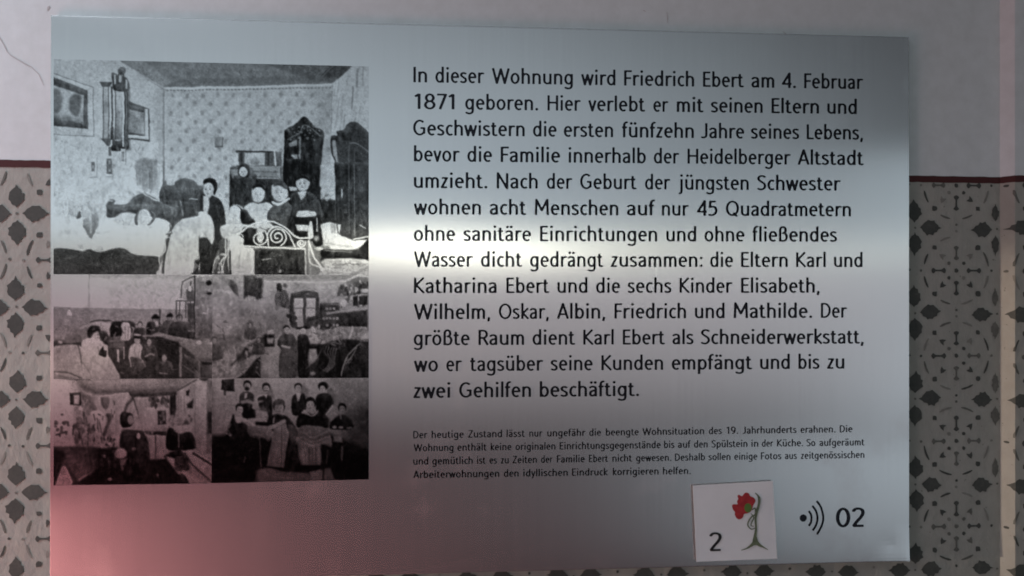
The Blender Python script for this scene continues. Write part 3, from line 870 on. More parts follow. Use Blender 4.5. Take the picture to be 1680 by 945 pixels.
# family
p.S_(.18, [0, 250, 60, 260, 120, 310, 150, 470, 130, 640, 90, 700, 0, 900, -60, 900, -60, 300], 4)
p.L_(.12, 20, [60, 300, 75, 470], 10, .6); p.P_(.92, [-30, 255, 12, 260, 20, 300, -5, 420, -35, 380], 5); p.S_(.12, [-30, 150, -20, 125, 20, 112, 65, 130, 84, 170, 76, 220, 58, 250, 40, 200, 10, 160], 3)
p.face(12, 205, 40, 62, .95, 1.0, 1, -.12); p.S_(.12, [-30, 160, -24, 122, 25, 110, 70, 130, 60, 158, 20, 150, -10, 152], 3); p.L_(.2, 8, [20, 290, 30, 420], 5, .8); p.L_(.36, 8, [70, 320, 95, 430], 7, .6); p.E_(.92, -38, 420, 20, 14)
p.S_(.96, [-70, 390, 10, 410, 50, 480, 60, 570, 40, 650, 0, 600, -70, 580], 5)
p.S_(.22, [215, 110, 250, 90, 340, 90, 390, 150, 400, 300, 370, 340, 290, 330, 220, 330], 4); p.L_(.34, 10, [230, 130, 215, 320], 10, .6); p.S_(.16, [250, 20, 290, -5, 330, 10, 350, 60, 330, 100, 260, 90], 4); p.S_(.96, [262, 40, 290, 18, 322, 40, 325, 75, 300, 98, 268, 85], 4); p.E_(.55, 280, 55, 8, 4, op=.5); p.E_(.55, 308, 55, 8, 4, op=.5); p.L_(.6, 4, [285, 80, 302, 80], 3, .6)
p.L_(.75, 14, [215, 330, 260, 335, 300, 370], 4, .8, True)
p.S_(.15, [375, 190, 400, 150, 440, 150, 475, 200, 480, 280, 440, 310, 380, 280], 5); p.S_(.98, [365, 215, 380, 190, 455, 190, 470, 230, 450, 295, 415, 312, 375, 290], 5); p.E_(.6, 395, 240, 11, 6, op=.5); p.E_(.6, 435, 240, 11, 6, op=.5); p.L_(.6, 4, [402, 282, 428, 282], 3, .6)
p.S_(.93, [300, 350, 360, 310, 420, 320, 490, 310, 535, 350, 500, 430, 460, 500, 330, 490, 330, 400], 5)
for k in range(9): p.L_(.78, 5, [345 + k * 17, 340, 350 + k * 15, 470], 5, .5)
p.S_(.17, [520, 160, 560, 130, 620, 140, 660, 190, 665, 270, 640, 290, 560, 200], 4); p.S_(.94, [530, 170, 600, 155, 650, 200, 655, 260, 620, 300, 560, 290, 530, 250], 5); p.E_(.55, 560, 215, 11, 6, op=.5); p.E_(.55, 605, 218, 10, 6, op=.5)
p.S_(.30, [500, 380, 560, 320, 640, 295, 690, 340, 715, 390, 680, 470, 640, 530, 540, 500, 490, 440], 4); p.S_(.95, [530, 300, 590, 315, 660, 270, 670, 285, 590, 335, 535, 325], 3); p.L_(.15, 12, [500, 400, 600, 400, 640, 350], 8, .6, True); p.L_(.45, 8, [520, 430, 600, 450, 680, 390], 6, .5, True); p.L_(.12, 12, [690, 400, 650, 520], 6)
p.S_(.15, [725, 130, 760, 85, 810, 90, 835, 140, 825, 180], 4); p.S_(.95, [732, 125, 815, 120, 835, 155, 812, 205, 770, 222, 735, 190], 4); p.E_(.6, 758, 150, 11, 6, op=.5); p.E_(.6, 795, 148, 11, 6, op=.5); p.L_(.6, 4, [765, 188, 790, 187], 3, .6); p.L_(.6, 4, [776, 155, 776, 170], 3, .5)
p.S_(.24, [680, 250, 740, 215, 810, 220, 880, 250, 925, 330, 930, 440, 700, 440, 690, 330], 4); p.P_(.93, [735, 225, 810, 215, 800, 255, 765, 290], 4); p.L_(.12, 8, [820, 240, 825, 300], 6); p.S_(.95, [735, 395, 760, 378, 870, 382, 880, 420, 740, 428], 4); p.P_(.1, [710, 430, 930, 430, 920, 490, 720, 490], 5); p.P_(.88, [720, 490, 830, 495, 830, 545, 735, 540], 5); p.P_(.85, [665, 180, 730, 185, 735, 210, 680, 215], 5)
p.face(293, 62, 28, 36, .93, .8); p.face(416, 245, 44, 56, .98, .55, -1); p.face(592, 225, 46, 58, .95, .7, -1, -.15); p.face(775, 160, 38, 50, .95, 1.0, 1)
p.S_(.13, [732, 130, 740, 92, 780, 80, 826, 95, 832, 140, 800, 118, 760, 116], 3); p.S_(.15, [372, 205, 380, 165, 430, 148, 470, 175, 476, 220, 440, 190, 400, 188], 5); p.S_(.30, [540, 175, 560, 140, 620, 140, 655, 185, 640, 200, 590, 172], 7)
p.L_(.40, 7, [800, 260, 840, 400], 6, .6); p.L_(.12, 8, [770, 290, 772, 370], 4, .8); p.L_(.38, 9, [880, 280, 905, 400], 7, .5)
# toddler front left
p.S_(.96, [180, 360, 210, 335, 260, 350, 275, 420, 260, 480, 210, 490, 180, 460], 5); p.S_(.12, [270, 380, 320, 370, 350, 420, 400, 480, 330, 490, 280, 480], 6); p.S_(.9, [105, 520, 150, 490, 250, 495, 340, 500, 385, 560, 340, 600, 240, 600, 140, 620], 5); p.L_(.6, 6, [230, 510, 200, 560], 5, .5)
p.S_(.28, [90, 650, 130, 600, 180, 640, 190, 900, 60, 900, 100, 760], 5); p.S_(.12, [290, 520, 400, 520, 500, 520, 680, 530, 700, 660, 300, 660], 6)
p.S_((.97, .93), [190, 600, 290, 600, 300, 670, 380, 700, 385, 910, 185, 910], 5); p.L_(.72, 10, [270, 700, 250, 900], 8, .6); p.L_(.7, 8, [330, 720, 310, 900], 8, .5)
p.S_(.85, [410, 500, 470, 480, 500, 520, 450, 560, 450, 640, 410, 620], 8); p.L_(.4, 6, [430, 510, 480, 540], 4)
p.P_(.19, [385, 690, 800, 690, 800, 910, 385, 910], 5); p.mottle(400, 700, 790, 890, 80, .28, .45, 3, 8, .6); p.S_(.12, [540, 540, 640, 540, 700, 640, 560, 650], 6)
p.L_(.8, 8, [450, 778, 515, 768], 4); p.E_(.8, 598, 870, 10, 12)
# wrought iron bed end
WI = .97
p.L_(WI, 13, [170, 600, 260, 560, 330, 510, 400, 475, 480, 462, 560, 475, 640, 515, 700, 575, 760, 600, 820, 595], 3, 1, True)
p.L_(WI, 13, [190, 655, 400, 670, 600, 680, 800, 688], 3)
def spiral(cx, cy, r0, turns, d, start, ex=1.0):
    pts = []
    n = int(turns * 14)
    for k in range(n + 1):
        t = k / n
        r = r0 * (1 - .84 * t); a = start + d * turns * 2 * math.pi * t
        pts += [cx + ex * r * math.cos(a), cy + r * math.sin(a)]
    return pts
p.L_(WI, 11, spiral(425, 600, 70, 1.7, 1, -.9, 1.0), 3); p.L_(WI, 12, spiral(572, 590, 78, 2.0, -1, 1.2, 1.0), 3); p.L_(WI, 11, spiral(765, 640, 38, 1.7, 1, -.4), 3); p.L_(WI, 10, spiral(250, 600, 45, 1.3, -1, -.2, .9), 3)
p.L_(WI, 11, [500, 660, 495, 560, 560, 505, 640, 540, 680, 600, 715, 670], 3, 1, True)
p.L_(.85, 10, [172, 530, 170, 720, 140, 780, 115, 880], 4); p.L_(.95, 9, [150, 600, 150, 740, 110, 800, 130, 890], 3, 1, True); p.L_(.95, 7, [90, 745, 55, 800, 45, 890], 3, 1, True); p.mottle(85, 720, 150, 890, 14, .8, 1, 4, 9, .8, 2); p.P_(.1, [180, 700, 192, 700, 192, 905, 178, 905], 3)
p.L_(.9, 9, [800, 690, 805, 900], 3); p.L_(.7, 22, [840, 640, 845, 900], 8, .6); p.L_(WI, 14, [830, 620, 850, 690, 880, 770, 935, 850, 945, 890], 4, 1, True); p.L_(.9, 10, [835, 640, 835, 790, 900, 830, 945, 855], 4, 1, True); p.E_(.9, 938, 855, 20, 16)
# table things on the right
p.S_(.12, [865, 560, 900, 530, 940, 570, 938, 650, 890, 670, 860, 630], 4); p.E_(.75, 888, 600, 20, 22, 10, op=.7); p.P_(.95, [925, 490, 1000, 470, 1090, 490, 1070, 600, 1200, 625, 1205, 685, 950, 660, 935, 560], 5); p.L_(.5, 6, [955, 640, 1190, 670], 4, .6); p.P_(.6, [1010, 480, 1050, 480, 1050, 560, 1010, 560], 5, .7); p.L_(.35, 12, [1060, 480, 1066, 560], 4)
p.L_(.9, 10, [1195, 610, 1320, 585], 3); p.S_(.13, [945, 690, 1210, 690, 1320, 610, 1330, 780, 960, 790, 930, 760], 5); p.L_(.6, 6, [960, 700, 1180, 712], 4); p.S_(.92, [830, 480, 850, 470, 865, 560, 860, 600, 820, 600], 4); p.L_(.9, 8, [895, 440, 897, 540], 4); p.E_(.8, 910, 685, 34, 12); p.L_(.8, 8, [1245, 495, 1290, 520], 4)
p.S_(.80, [930, 800, 1000, 768, 1330, 785, 1330, 920, 920, 920, 960, 850], 5)
for k in range(30):
    x = random.uniform(950, 1290); y = random.uniform(790, 900)
    p.L_(random.choice([.5, .62, 1.0]), 7, [x, y, x + random.uniform(20, 70), y + random.uniform(-20, 12)], 5, .6)
for k in range(22): p.E_(.38, 1030 + k * 12.5, 812 + random.uniform(-10, 10), 6, 6, 3, op=.7)
p.L_(.5, 30, [1180, 900, 1320, 840], 12, .5)
p.finish()

# --- 2: the workroom with a long table (middle left)
random.seed(202)
p = Print('printed_photograph', [(88, 450.5), (349, 450.8), (348, 620.8), (88, 622)], 'middle left photograph of a seated woman and children in a bare workroom')
p.crop('E')
p.P_((1.0, .93), [0, 40, 1400, 40, 1400, 345, 0, 318]); p.P_(.76, [330, 50, 1200, 50, 1200, 85, 330, 80], 10, .6); p.P_(.84, [500, 80, 1200, 80, 1200, 330, 500, 330], 80, .6)
p.P_((.68, .62), [0, 318, 1200, 340, 1200, 1000, 0, 1000]); p.L_(.55, 8, [330, 50, 330, 440], 5, .6); p.P_(.58, [0, 318, 330, 330, 330, 470, 130, 560, 0, 640], 12, .6)
p.S_(.95, [165, 335, 190, 385, 148, 378], 4)
p.P_(.22, [470, 540, 1200, 540, 1200, 920, 470, 920], 20); p.P_(.20, [0, 600, 300, 590, 300, 640, 0, 660], 6); p.E_(.6, 92, 605, 22, 16); p.E_(.25, 100, 605, 60, 26, 6, op=.6); p.E_(.75, 92, 602, 16, 12)
p.S_(.56, [130, 590, 150, 520, 230, 490, 320, 470, 340, 560, 260, 600, 140, 610], 6); p.mottle(150, 490, 330, 600, 30, .3, .75, 8, 18, .4)
p.L_(.75, 14, [260, 490, 320, 465], 5); p.S_(.76, [330, 470, 380, 440, 470, 440, 520, 470, 520, 520, 470, 550, 430, 500, 390, 480, 330, 500], 5); p.L_(.14, 12, [340, 440, 400, 425, 500, 430, 540, 450], 4, .9, True); p.S_(.12, [510, 450, 590, 430, 690, 440, 700, 520, 600, 560, 510, 560], 5); p.L_(.7, 8, [500, 440, 545, 425, 590, 432], 4, .8)
p.S_((.66, .72), [0, 665, 250, 630, 265, 760, 290, 930, 0, 930], 6); p.L_(.3, 12, [30, 850, 150, 850, 280, 900], 5, .9, True); p.L_(.24, 10, [240, 630, 265, 760, 275, 840], 5, .9, True); p.P_(.4, [30, 860, 280, 905, 280, 930, 30, 900], 8, .6)
# woman in white
p.S_((.84, .70), [270, 610, 330, 570, 400, 570, 450, 620, 480, 700, 540, 800, 570, 920, 300, 920, 270, 780], 5); p.P_(.90, [275, 610, 410, 590, 410, 700, 350, 725, 290, 700], 14, .6)
p.S_(.12, [320, 500, 360, 470, 420, 480, 420, 520, 370, 530, 345, 570, 320, 560], 4); p.S_(.88, [365, 545, 400, 515, 418, 550, 400, 588, 370, 580], 4); p.L_(.2, 7, [418, 520, 424, 590], 4, .8); p.E_(.35, 402, 545, 6, 4, 2); p.L_(.4, 4, [398, 570, 412, 570], 2); p.S_(.15, [405, 700, 430, 650, 450, 640, 475, 680, 470, 725, 420, 715], 5); p.E_(.88, 465, 645, 18, 26); p.L_(.4, 7, [275, 770, 340, 860, 350, 920], 6, .7, True); p.L_(.5, 7, [340, 740, 430, 800, 520, 880], 12, .6, True); p.L_(.4, 6, [400, 640, 410, 710], 5, .7)
p.S_(.24, [410, 520, 480, 520, 490, 620, 440, 600], 6); p.S_(.38, [490, 570, 600, 560, 620, 620, 590, 680, 500, 660], 7)
for k in range(10): p.L_(random.choice([.18, .5]), 6, [500, 580 + k * 9, 600, 575 + k * 10], 4, .5)
p.S_(.90, [590, 470, 620, 440, 660, 460, 665, 580, 590, 585, 600, 520], 5); p.L_(.3, 6, [620, 480, 625, 580], 4, .5); p.L_(.3, 6, [645, 480, 648, 580], 4, .5); p.L_(.65, 12, [660, 480, 690, 490, 680, 570], 4)
p.P_(.85, [555, 665, 570, 660, 575, 770, 560, 760], 3); p.P_(.8, [610, 640, 618, 640, 618, 740, 610, 740], 3); p.L_(.9, 7, [478, 660, 480, 750], 3)
p.person(742, 435, 52, .72, .22); p.person(868, 385, 62, .60, .2); p.S_(.12, [840, 395, 870, 372, 900, 395, 895, 410, 840, 410], 3); p.P_(.78, [865, 430, 890, 430, 900, 480, 870, 480], 5)
p.person(985, 370, 55, .66, .36); p.S_(.14, [960, 380, 990, 362, 1012, 378, 1010, 395, 962, 395], 3); p.person(1068, 375, 62, .60, .22, w=100); p.S_(.24, [1000, 480, 1060, 440, 1140, 450, 1180, 520, 1160, 580, 1020, 580], 6)
p.S_(.18, [800, 450, 860, 440, 870, 550, 800, 550], 5); p.L_(.2, 12, [905, 340, 903, 480], 4)
p.P_(.62, [845, 545, 960, 540, 1210, 590, 1210, 620, 1060, 600], 4); p.P_(.80, [760, 550, 850, 540, 900, 520, 960, 540, 850, 560, 770, 560], 5, .7)
p.P_(.55, [1040, 600, 1210, 585, 1340, 640, 1340, 720, 1210, 725], 5); p.P_(.36, [1215, 730, 1340, 735, 1340, 900, 1225, 890], 5); p.P_(.15, [1250, 765, 1340, 765, 1340, 790, 1250, 790], 4)
p.P_(.55, [1065, 640, 1088, 640, 1085, 890, 1068, 885], 4); p.P_(.45, [1215, 740, 1235, 740, 1235, 890, 1218, 885], 4); p.L_(.42, 9, [1090, 790, 1210, 870], 5); p.P_(.30, [1095, 690, 1215, 760, 1215, 840, 1095, 760], 6)
p.L_(.12, 9, [900, 590, 1060, 610], 5); p.P_(.14, [885, 600, 1060, 610, 1060, 900, 1000, 900, 890, 720], 10, .8)
for k in range(40):
    x = random.uniform(340, 900); y = random.uniform(440, 560)
    p.L_(random.choice([.1, .7, .9]), random.uniform(5, 9), [x, y, x + random.uniform(-25, 25), y + random.uniform(-10, 30)], 4, .5)
# children in front
p.S_(.86, [660, 660, 690, 620, 740, 615, 775, 670, 770, 740, 720, 740, 680, 720, 655, 740], 5); p.L_(.4, 6, [700, 640, 705, 720], 4, .5); p.L_(.4, 6, [740, 640, 735, 730], 4, .5); p.E_(.72, 722, 592, 24, 34); p.S_(.15, [692, 560, 722, 540, 755, 560, 750, 575, 700, 575], 3); p.E_(.85, 722, 545, 30, 8)
p.S_(.30, [665, 740, 770, 745, 790, 800, 700, 880, 640, 860], 8); p.L_(.75, 9, [655, 720, 670, 800], 4); p.L_(.75, 10, [760, 740, 785, 800], 4)
p.person(820, 570, 58, .68, .28); p.L_(.68, 12, [790, 720, 830, 700, 860, 710], 4, .9, True); p.S_(.2, [690, 600, 700, 560, 680, 640], 5)
p.person(942, 700, 60, .66, .24, w=85); p.L_(.6, 12, [905, 855, 965, 862], 5, .9); p.L_(.5, 9, [590, 850, 612, 858], 5, .8); 
p.mottle(600, 740, 900, 900, 20, .12, .3, 10, 22, .5)
p.L_(.15, 8, [1080, 240, 1090, 110, 1190, 60], 4, .9); p.P_(.70, [1100, 120, 1185, 80, 1185, 260, 1090, 250], 10, .6); p.P_(.20, [1120, 180, 1170, 150, 1185, 260, 1130, 260], 6, .7); p.E_(.95, 1150, 170, 14, 20); p.L_(.2, 10, [1155, 140, 1160, 110], 3)
for x in (1042, 1070, 1120, 1160): p.L_(.18, 8, [x, 268, x - 3, 400], 4, .9)
p.L_(.2, 6, [1040, 268, 1180, 262], 3); p.P_(.25, [1130, 280, 1190, 280, 1190, 500, 1140, 480], 8, .8); p.L_(.12, 12, [1190, 60, 1192, 560], 5)
p.L_(.7, 8, [1140, 510, 1195, 515], 4)
p.P_((.74, .58), [1196, 60, 1400, 60, 1400, 600, 1196, 570], 3); p.mottle(1210, 70, 1340, 560, 46, .3, .85, 8, 22, .4, 1.4, 8); p.E_(.1, 1305, 120, 26, 20, 5); p.E_(.15, 1310, 205, 22, 12, 5); p.L_(.9, 12, [1240, 370, 1280, 368], 4); p.L_(.88, 14, [1300, 330, 1290, 440], 6, .8); p.P_(.45, [1205, 330, 1250, 330, 1250, 400, 1210, 400], 9, .8)
p.P_((.36, .3), [1196, 400, 1400, 400, 1400, 570, 1200, 570], 40, .6); p.E_(.85, 1225, 608, 22, 20, 5); p.E_(.62, 1285, 605, 30, 34, 6); p.E_(.8, 1330, 620, 20, 18, 5); p.P_(.55, [1080, 625, 1345, 620, 1345, 725, 1210, 725], 5, .7)
p.finish()

# --- 3: the crowded kitchen with shelves (middle right)
random.seed(303)
p = Print('printed_photograph', [(349, 450.8), (605, 451), (605, 620), (348, 620.8)], 'middle right photograph of two women standing among shelves and heaped cloth')
p.crop('F')
p.P_((.76, .62), [-200, 40, 1400, 40, 1400, 1000, -200, 1000]); p.P_(.62, [300, 60, 1200, 55, 1130, 90, 450, 100], 8, .9); p.L_(.95, 14, [460, 110, 700, 108, 900, 120, 1140, 105], 5, .9)
p.P_((.86, .66), [455, 115, 700, 115, 690, 420, 455, 400], 14, .8); p.P_(.82, [900, 125, 1130, 120, 1060, 270, 910, 280], 14, .9)
p.mottle(460, 120, 1100, 420, 60, .6, .9, 12, 34, .28, 1.2, 14)
p.P_(.74, [50, 60, 240, 60, 240, 500, 50, 500], 20, .8); p.L_(.9, 20, [60, 170, 190, 200, 192, 350], 6, .8); p.S_(.3, [150, 110, 210, 100, 250, 160, 255, 220, 220, 200, 180, 150], 8, .8); p.mottle(0, 60, 250, 520, 40, .45, .8, 12, 32, .35, 1.2, 10)
p.P_((.80, .6), [252, 50, 292, 50, 296, 420, 260, 430], 5); p.P_(.26, [298, 58, 455, 62, 452, 240, 400, 260, 340, 220, 300, 250], 8); p.E_(.82, 370, 255, 28, 28, 8); p.L_(.7, 10, [340, 230, 320, 380], 8, .6); p.L_(.75, 12, [380, 290, 390, 380], 10, .6)
p.P_(.92, [390, 60, 455, 62, 450, 85, 395, 80], 6, .6)
p.P_(.56, [260, 330, 660, 330, 660, 560, 260, 560], 40, .8); p.mottle(180, 340, 660, 560, 70, .35, .72, 12, 34, .35, 1.2, 10); p.E_(.36, 350, 460, 26, 36, 10, op=.7); p.L_(.8, 8, [465, 340, 470, 370], 5)
p.S_(.2, [570, 125, 605, 130, 612, 190, 590, 210, 570, 180], 4); p.S_(.32, [560, 200, 600, 190, 640, 175, 668, 260, 665, 330, 560, 290], 7); p.mottle(560, 200, 665, 330, 18, .25, .7, 6, 16, .6, 2); p.E_(.4, 635, 140, 18, 18)
# arched window
p.S_(.28, [680, 225, 720, 200, 800, 183, 880, 195, 912, 220, 915, 420, 900, 480, 690, 480], 4); p.E_(.55, 815, 210, 24, 7)
p.P_((.92, .86), [708, 245, 783, 245, 783, 420, 730, 440, 708, 420], 4); p.P_(.90, [808, 245, 886, 245, 880, 420, 808, 420], 4); p.L_(.45, 5, [706, 325, 886, 325], 3); p.L_(.6, 4, [708, 400, 880, 400], 3); p.L_(.3, 12, [796, 210, 796, 480], 4)
p.P_(.85, [735, 430, 785, 420, 785, 480, 735, 480], 5, .8); p.S_(.25, [815, 410, 835, 395, 850, 430, 840, 480, 815, 470], 6); p.mottle(660, 370, 720, 480, 14, .12, .3, 10, 24, .8); p.mottle(850, 390, 930, 480, 14, .15, .35, 10, 22, .8)
# shelves
p.P_(.26, [925, 290, 1080, 280, 1080, 500, 900, 500], 4); p.L_(.5, 14, [935, 285, 1070, 295], 4); p.P_(.22, [1060, 360, 1310, 340, 1310, 480, 1060, 480], 5)
for x in range(950, 1080, 28):
    for y in (330, 410, 465): p.E_(random.choice([.2, .7, .9]), x, y, 11, 11, 3, op=.85)
p.L_(.8, 18, [975, 370, 1085, 355, 1290, 335], 6, .85)
p.P_(.45, [1070, 150, 1200, 70, 1310, 60, 1310, 210, 1060, 230], 6); p.L_(.95, 16, [1150, 95, 1230, 60, 1330, 70], 5, .8)
for k in range(50):
    x = random.uniform(1070, 1310); y = random.uniform(90, 320)
    p.P_(random.choice([.15, .3, .75, .9]), [x, y, x + random.uniform(10, 34), y, x + random.uniform(10, 34), y + random.uniform(14, 50), x, y + random.uniform(14, 50)], 3, .7)
p.E_(.97, 1110, 285, 25, 32); p.E_(.9, 1290, 185, 30, 18); p.P_(.16, [1190, 230, 1230, 225, 1230, 310, 1190, 310], 4); p.P_(.18, [1240, 230, 1310, 225, 1310, 300, 1240, 300], 4)
# heaped cloth and dark foreground
p.S_(.62, [900, 540, 1000, 500, 1090, 475, 1200, 490, 1330, 530, 1330, 620, 900, 640], 8); p.mottle(900, 490, 1300, 610, 50, .3, .85, 8, 22, .5); p.L_(.92, 16, [1185, 480, 1165, 560, 1135, 600], 5, .9, True); p.P_(.85, [1260, 560, 1320, 510, 1330, 590, 1250, 585], 6); p.E_(.8, 915, 480, 10, 20)
p.S_(.14, [960, 620, 1100, 580, 1250, 590, 1340, 620, 1340, 910, 900, 910, 900, 760], 8)
for k in range(5):
    p.L_(.55, 6, [975 + k * 20, 640 + k * 4, 960 + k * 22, 690, 1000 + k * 10, 740, 985 + k * 12, 800, 945 + k * 8, 830 + k * 4], 3, .75, True)
p.L_(.6, 7, [970, 600, 1090, 620], 4, .8); p.L_(.8, 7, [1230, 630, 1150, 710, 1110, 800, 1095, 880], 3, .9, True); p.L_(.8, 6, [1220, 650, 1180, 720, 1130, 780], 3, .8, True); p.L_(.7, 5, [1145, 720, 1130, 750, 1180, 740, 1150, 780], 3, .8, True); p.P_(.3, [1240, 620, 1320, 620, 1320, 800, 1240, 760], 20, .5)
# two women
p.S_((.26, .22), [590, 560, 640, 530, 700, 540, 740, 620, 735, 720, 745, 880, 590, 890, 585, 740, 600, 660, 560, 610], 5); p.S_((.42, .30), [600, 660, 720, 660, 735, 880, 595, 885], 16, .6); p.E_(.78, 652, 505, 24, 30); p.S_(.12, [615, 495, 635, 465, 665, 470, 680, 500, 660, 485, 635, 490], 4); p.L_(.8, 16, [610, 632, 640, 640, 672, 648], 5); p.L_(.7, 12, [600, 530, 565, 590, 560, 620], 4); p.L_(.7, 6, [578, 650, 580, 870], 3)
p.S_(.13, [740, 560, 790, 540, 835, 570, 840, 700, 830, 890, 745, 890, 740, 720], 5); p.E_(.90, 780, 510, 22, 26); p.S_(.12, [720, 495, 760, 480, 800, 470, 825, 490, 800, 500, 760, 500], 4)
p.S_(.88, [830, 560, 850, 480, 880, 490, 900, 560, 920, 600, 850, 620], 6); p.mottle(840, 500, 930, 610, 14, .5, .95, 6, 14, .7); p.S_(.66, [830, 670, 880, 660, 890, 760, 860, 830, 830, 800], 7); p.P_(.12, [830, 620, 960, 620, 900, 720, 890, 660, 830, 660], 6); p.P_(.14, [830, 800, 900, 740, 910, 900, 830, 900], 10, .9); p.E_(.6, 860, 860, 22, 14, 6)
# bench and sewing table on the left
p.P_(.13, [240, 900, 300, 860, 460, 660, 440, 900], 8); p.P_(.13, [300, 640, 480, 540, 480, 660, 300, 760, 180, 780], 14, .8); p.S_(.60, [440, 700, 480, 645, 545, 650, 520, 730, 510, 890, 440, 890], 6); p.L_(.85, 6, [445, 800, 515, 800], 4, .6); p.L_(.3, 6, [470, 690, 500, 700], 5); p.P_(.14, [470, 540, 550, 530, 550, 640, 470, 640], 6); p.P_(.7, [490, 570, 540, 570, 535, 610, 495, 612], 7); p.P_(.75, [490, 510, 540, 500, 545, 540, 495, 540], 7)
p.P_(.58, [130, 840, 260, 770, 420, 690, 440, 710, 300, 820, 220, 890, 20, 900, 20, 860], 5); p.S_(.64, [130, 720, 180, 650, 230, 680, 245, 770, 200, 800, 150, 790], 8); p.S_(.55, [230, 640, 290, 610, 320, 640, 260, 690], 8)
p.S_(.34, [0, 560, 100, 540, 250, 560, 300, 600, 200, 640, 60, 760, 0, 840], 16, .7); p.mottle(0, 540, 300, 860, 60, .25, .7, 10, 28, .45); p.L_(.15, 14, [200, 790, 270, 720, 320, 650], 8, .8); p.P_(.15, [120, 905, 230, 905, 230, 950, 120, 950], 4)
p.mottle(320, 640, 420, 720, 14, .4, .75, 8, 18, .6); p.mottle(-60, 620, 60, 900, 14, .3, .6, 10, 22, .5)
for k in range(40):
    x = random.uniform(0, 440); y = random.uniform(430, 880)
    p.L_(random.choice([.15, .3, .85]), random.uniform(5, 10), [x, y, x + random.uniform(-40, 40), y + random.uniform(-30, 50)], 4, .6)
for k in range(26):
    x = random.uniform(900, 1330); y = random.uniform(480, 620)
    p.L_(random.choice([.15, .85, .95]), random.uniform(5, 9), [x, y, x + random.uniform(-40, 40), y + random.uniform(-20, 30)], 4, .6)
for (x, y, h) in ((350, 440, 44), (420, 560, 46), (60, 560, 60)): p.person(x, y, h, .66, .28, op=.8)
p.face(652, 508, 20, 27, .80, .9); p.face(781, 512, 20, 24, .90, .8, -1)
p.finish()

# --- 4: the cramped kitchen (lower left)
random.seed(404)
p = Print('printed_photograph', [(88, 622.3), (348, 620.8), (347, 793), (88, 796.5)], 'lower left photograph of a woman in dark clothes in a cramped room hung with laundry')
p.crop('G')
p.P_((.80, .70), [0, 20, 1400, 20, 1400, 950, 0, 950]); p.P_((.98, .86), [0, 30, 180, 60, 210, 250, 200, 600, 0, 600], 20)
p.P_(.62, [200, 20, 1200, 20, 1050, 130, 650, 150, 370, 165, 240, 100], 12); p.L_(.30, 30, [280, 90, 380, 140, 640, 140, 1040, 120], 20, .8); p.L_(.25, 9, [40, 25, 200, 40, 300, 30], 4, .9, True); p.L_(.3, 8, [270, 0, 350, 50], 4); p.P_(.92, [360, 35, 1000, 40, 900, 60, 560, 75, 330, 60], 20, .5)
p.L_(.9, 8, [380, 175, 650, 150], 4); p.P_(.86, [380, 180, 650, 155, 620, 310, 560, 600, 520, 500, 500, 330, 380, 300], 8); p.L_(.66, 9, [560, 220, 540, 500], 10, .5); p.L_(.68, 8, [600, 330, 590, 600], 6, .5)
p.P_(.20, [250, 110, 300, 160, 350, 180, 380, 300, 310, 260], 14, .5); p.P_(.45, [290, 190, 370, 190, 380, 300, 300, 300], 14, .6); p.mottle(210, 180, 380, 600, 60, .18, .7, 8, 22, .5, 1.6)
p.P_(.2, [170, 150, 265, 140, 270, 250, 175, 245], 4); p.P_(.85, [205, 165, 250, 160, 250, 240, 210, 240], 5); p.E_(.97, 222, 212, 12, 16); p.E_(.97, 265, 272, 14, 12)
p.S_(.42, [425, 190, 490, 180, 495, 230, 470, 280, 440, 260], 8)
p.S_((.95, .86), [340, 310, 400, 290, 450, 320, 465, 400, 440, 460, 395, 450, 350, 390], 6); p.S_(.3, [470, 320, 510, 320, 510, 370, 490, 420, 460, 500, 440, 480, 480, 380], 7); p.L_(.2, 9, [405, 320, 420, 325], 4)
p.mottle(40, 360, 160, 500, 16, .22, .4, 8, 16, .8); p.L_(.25, 14, [60, 490, 150, 465], 5, .8); p.E_(.35, 110, 325, 12, 8)
for k in range(24):
    x = random.uniform(190, 420); y = random.uniform(300, 520)
    p.L_(random.choice([.15, .25, .75]), random.uniform(6, 14), [x, y, x + random.uniform(-20, 20), y + random.uniform(40, 100)], 5, .75)
p.S_(.75, [370, 470, 420, 460, 430, 560, 445, 600, 400, 590], 6); p.S_(.65, [470, 540, 500, 430, 530, 560, 490, 600], 8, .8); p.mottle(440, 500, 540, 600, 12, .15, .3, 8, 18, .8)
# bed
p.P_((.30, .26), [0, 590, 200, 580, 420, 590, 420, 780, 300, 860, 200, 900, 0, 900], 10); p.mottle(60, 600, 410, 780, 60, .2, .46, 8, 20, .45, 1.6); p.S_(.46, [130, 670, 220, 650, 300, 720, 340, 800, 260, 860, 180, 780], 12, .8); p.S_(.9, [50, 900, 110, 750, 150, 770, 190, 900, 50, 930], 6); p.S_(.12, [30, 620, 130, 640, 110, 740, 40, 860], 14, .8); p.L_(.9, 16, [250, 860, 290, 830, 350, 805], 6, .85)
# dark floor
p.P_(.13, [390, 600, 560, 590, 640, 700, 960, 680, 1140, 900, 200, 900, 400, 760], 12); p.E_(.7, 500, 850, 18, 14, 6); p.E_(.6, 455, 660, 12, 12, 5); p.E_(.5, 888, 820, 8, 14, 5); p.E_(.9, 500, 562, 15, 12); p.mottle(420, 620, 560, 780, 14, .2, .4, 8, 20, .5)
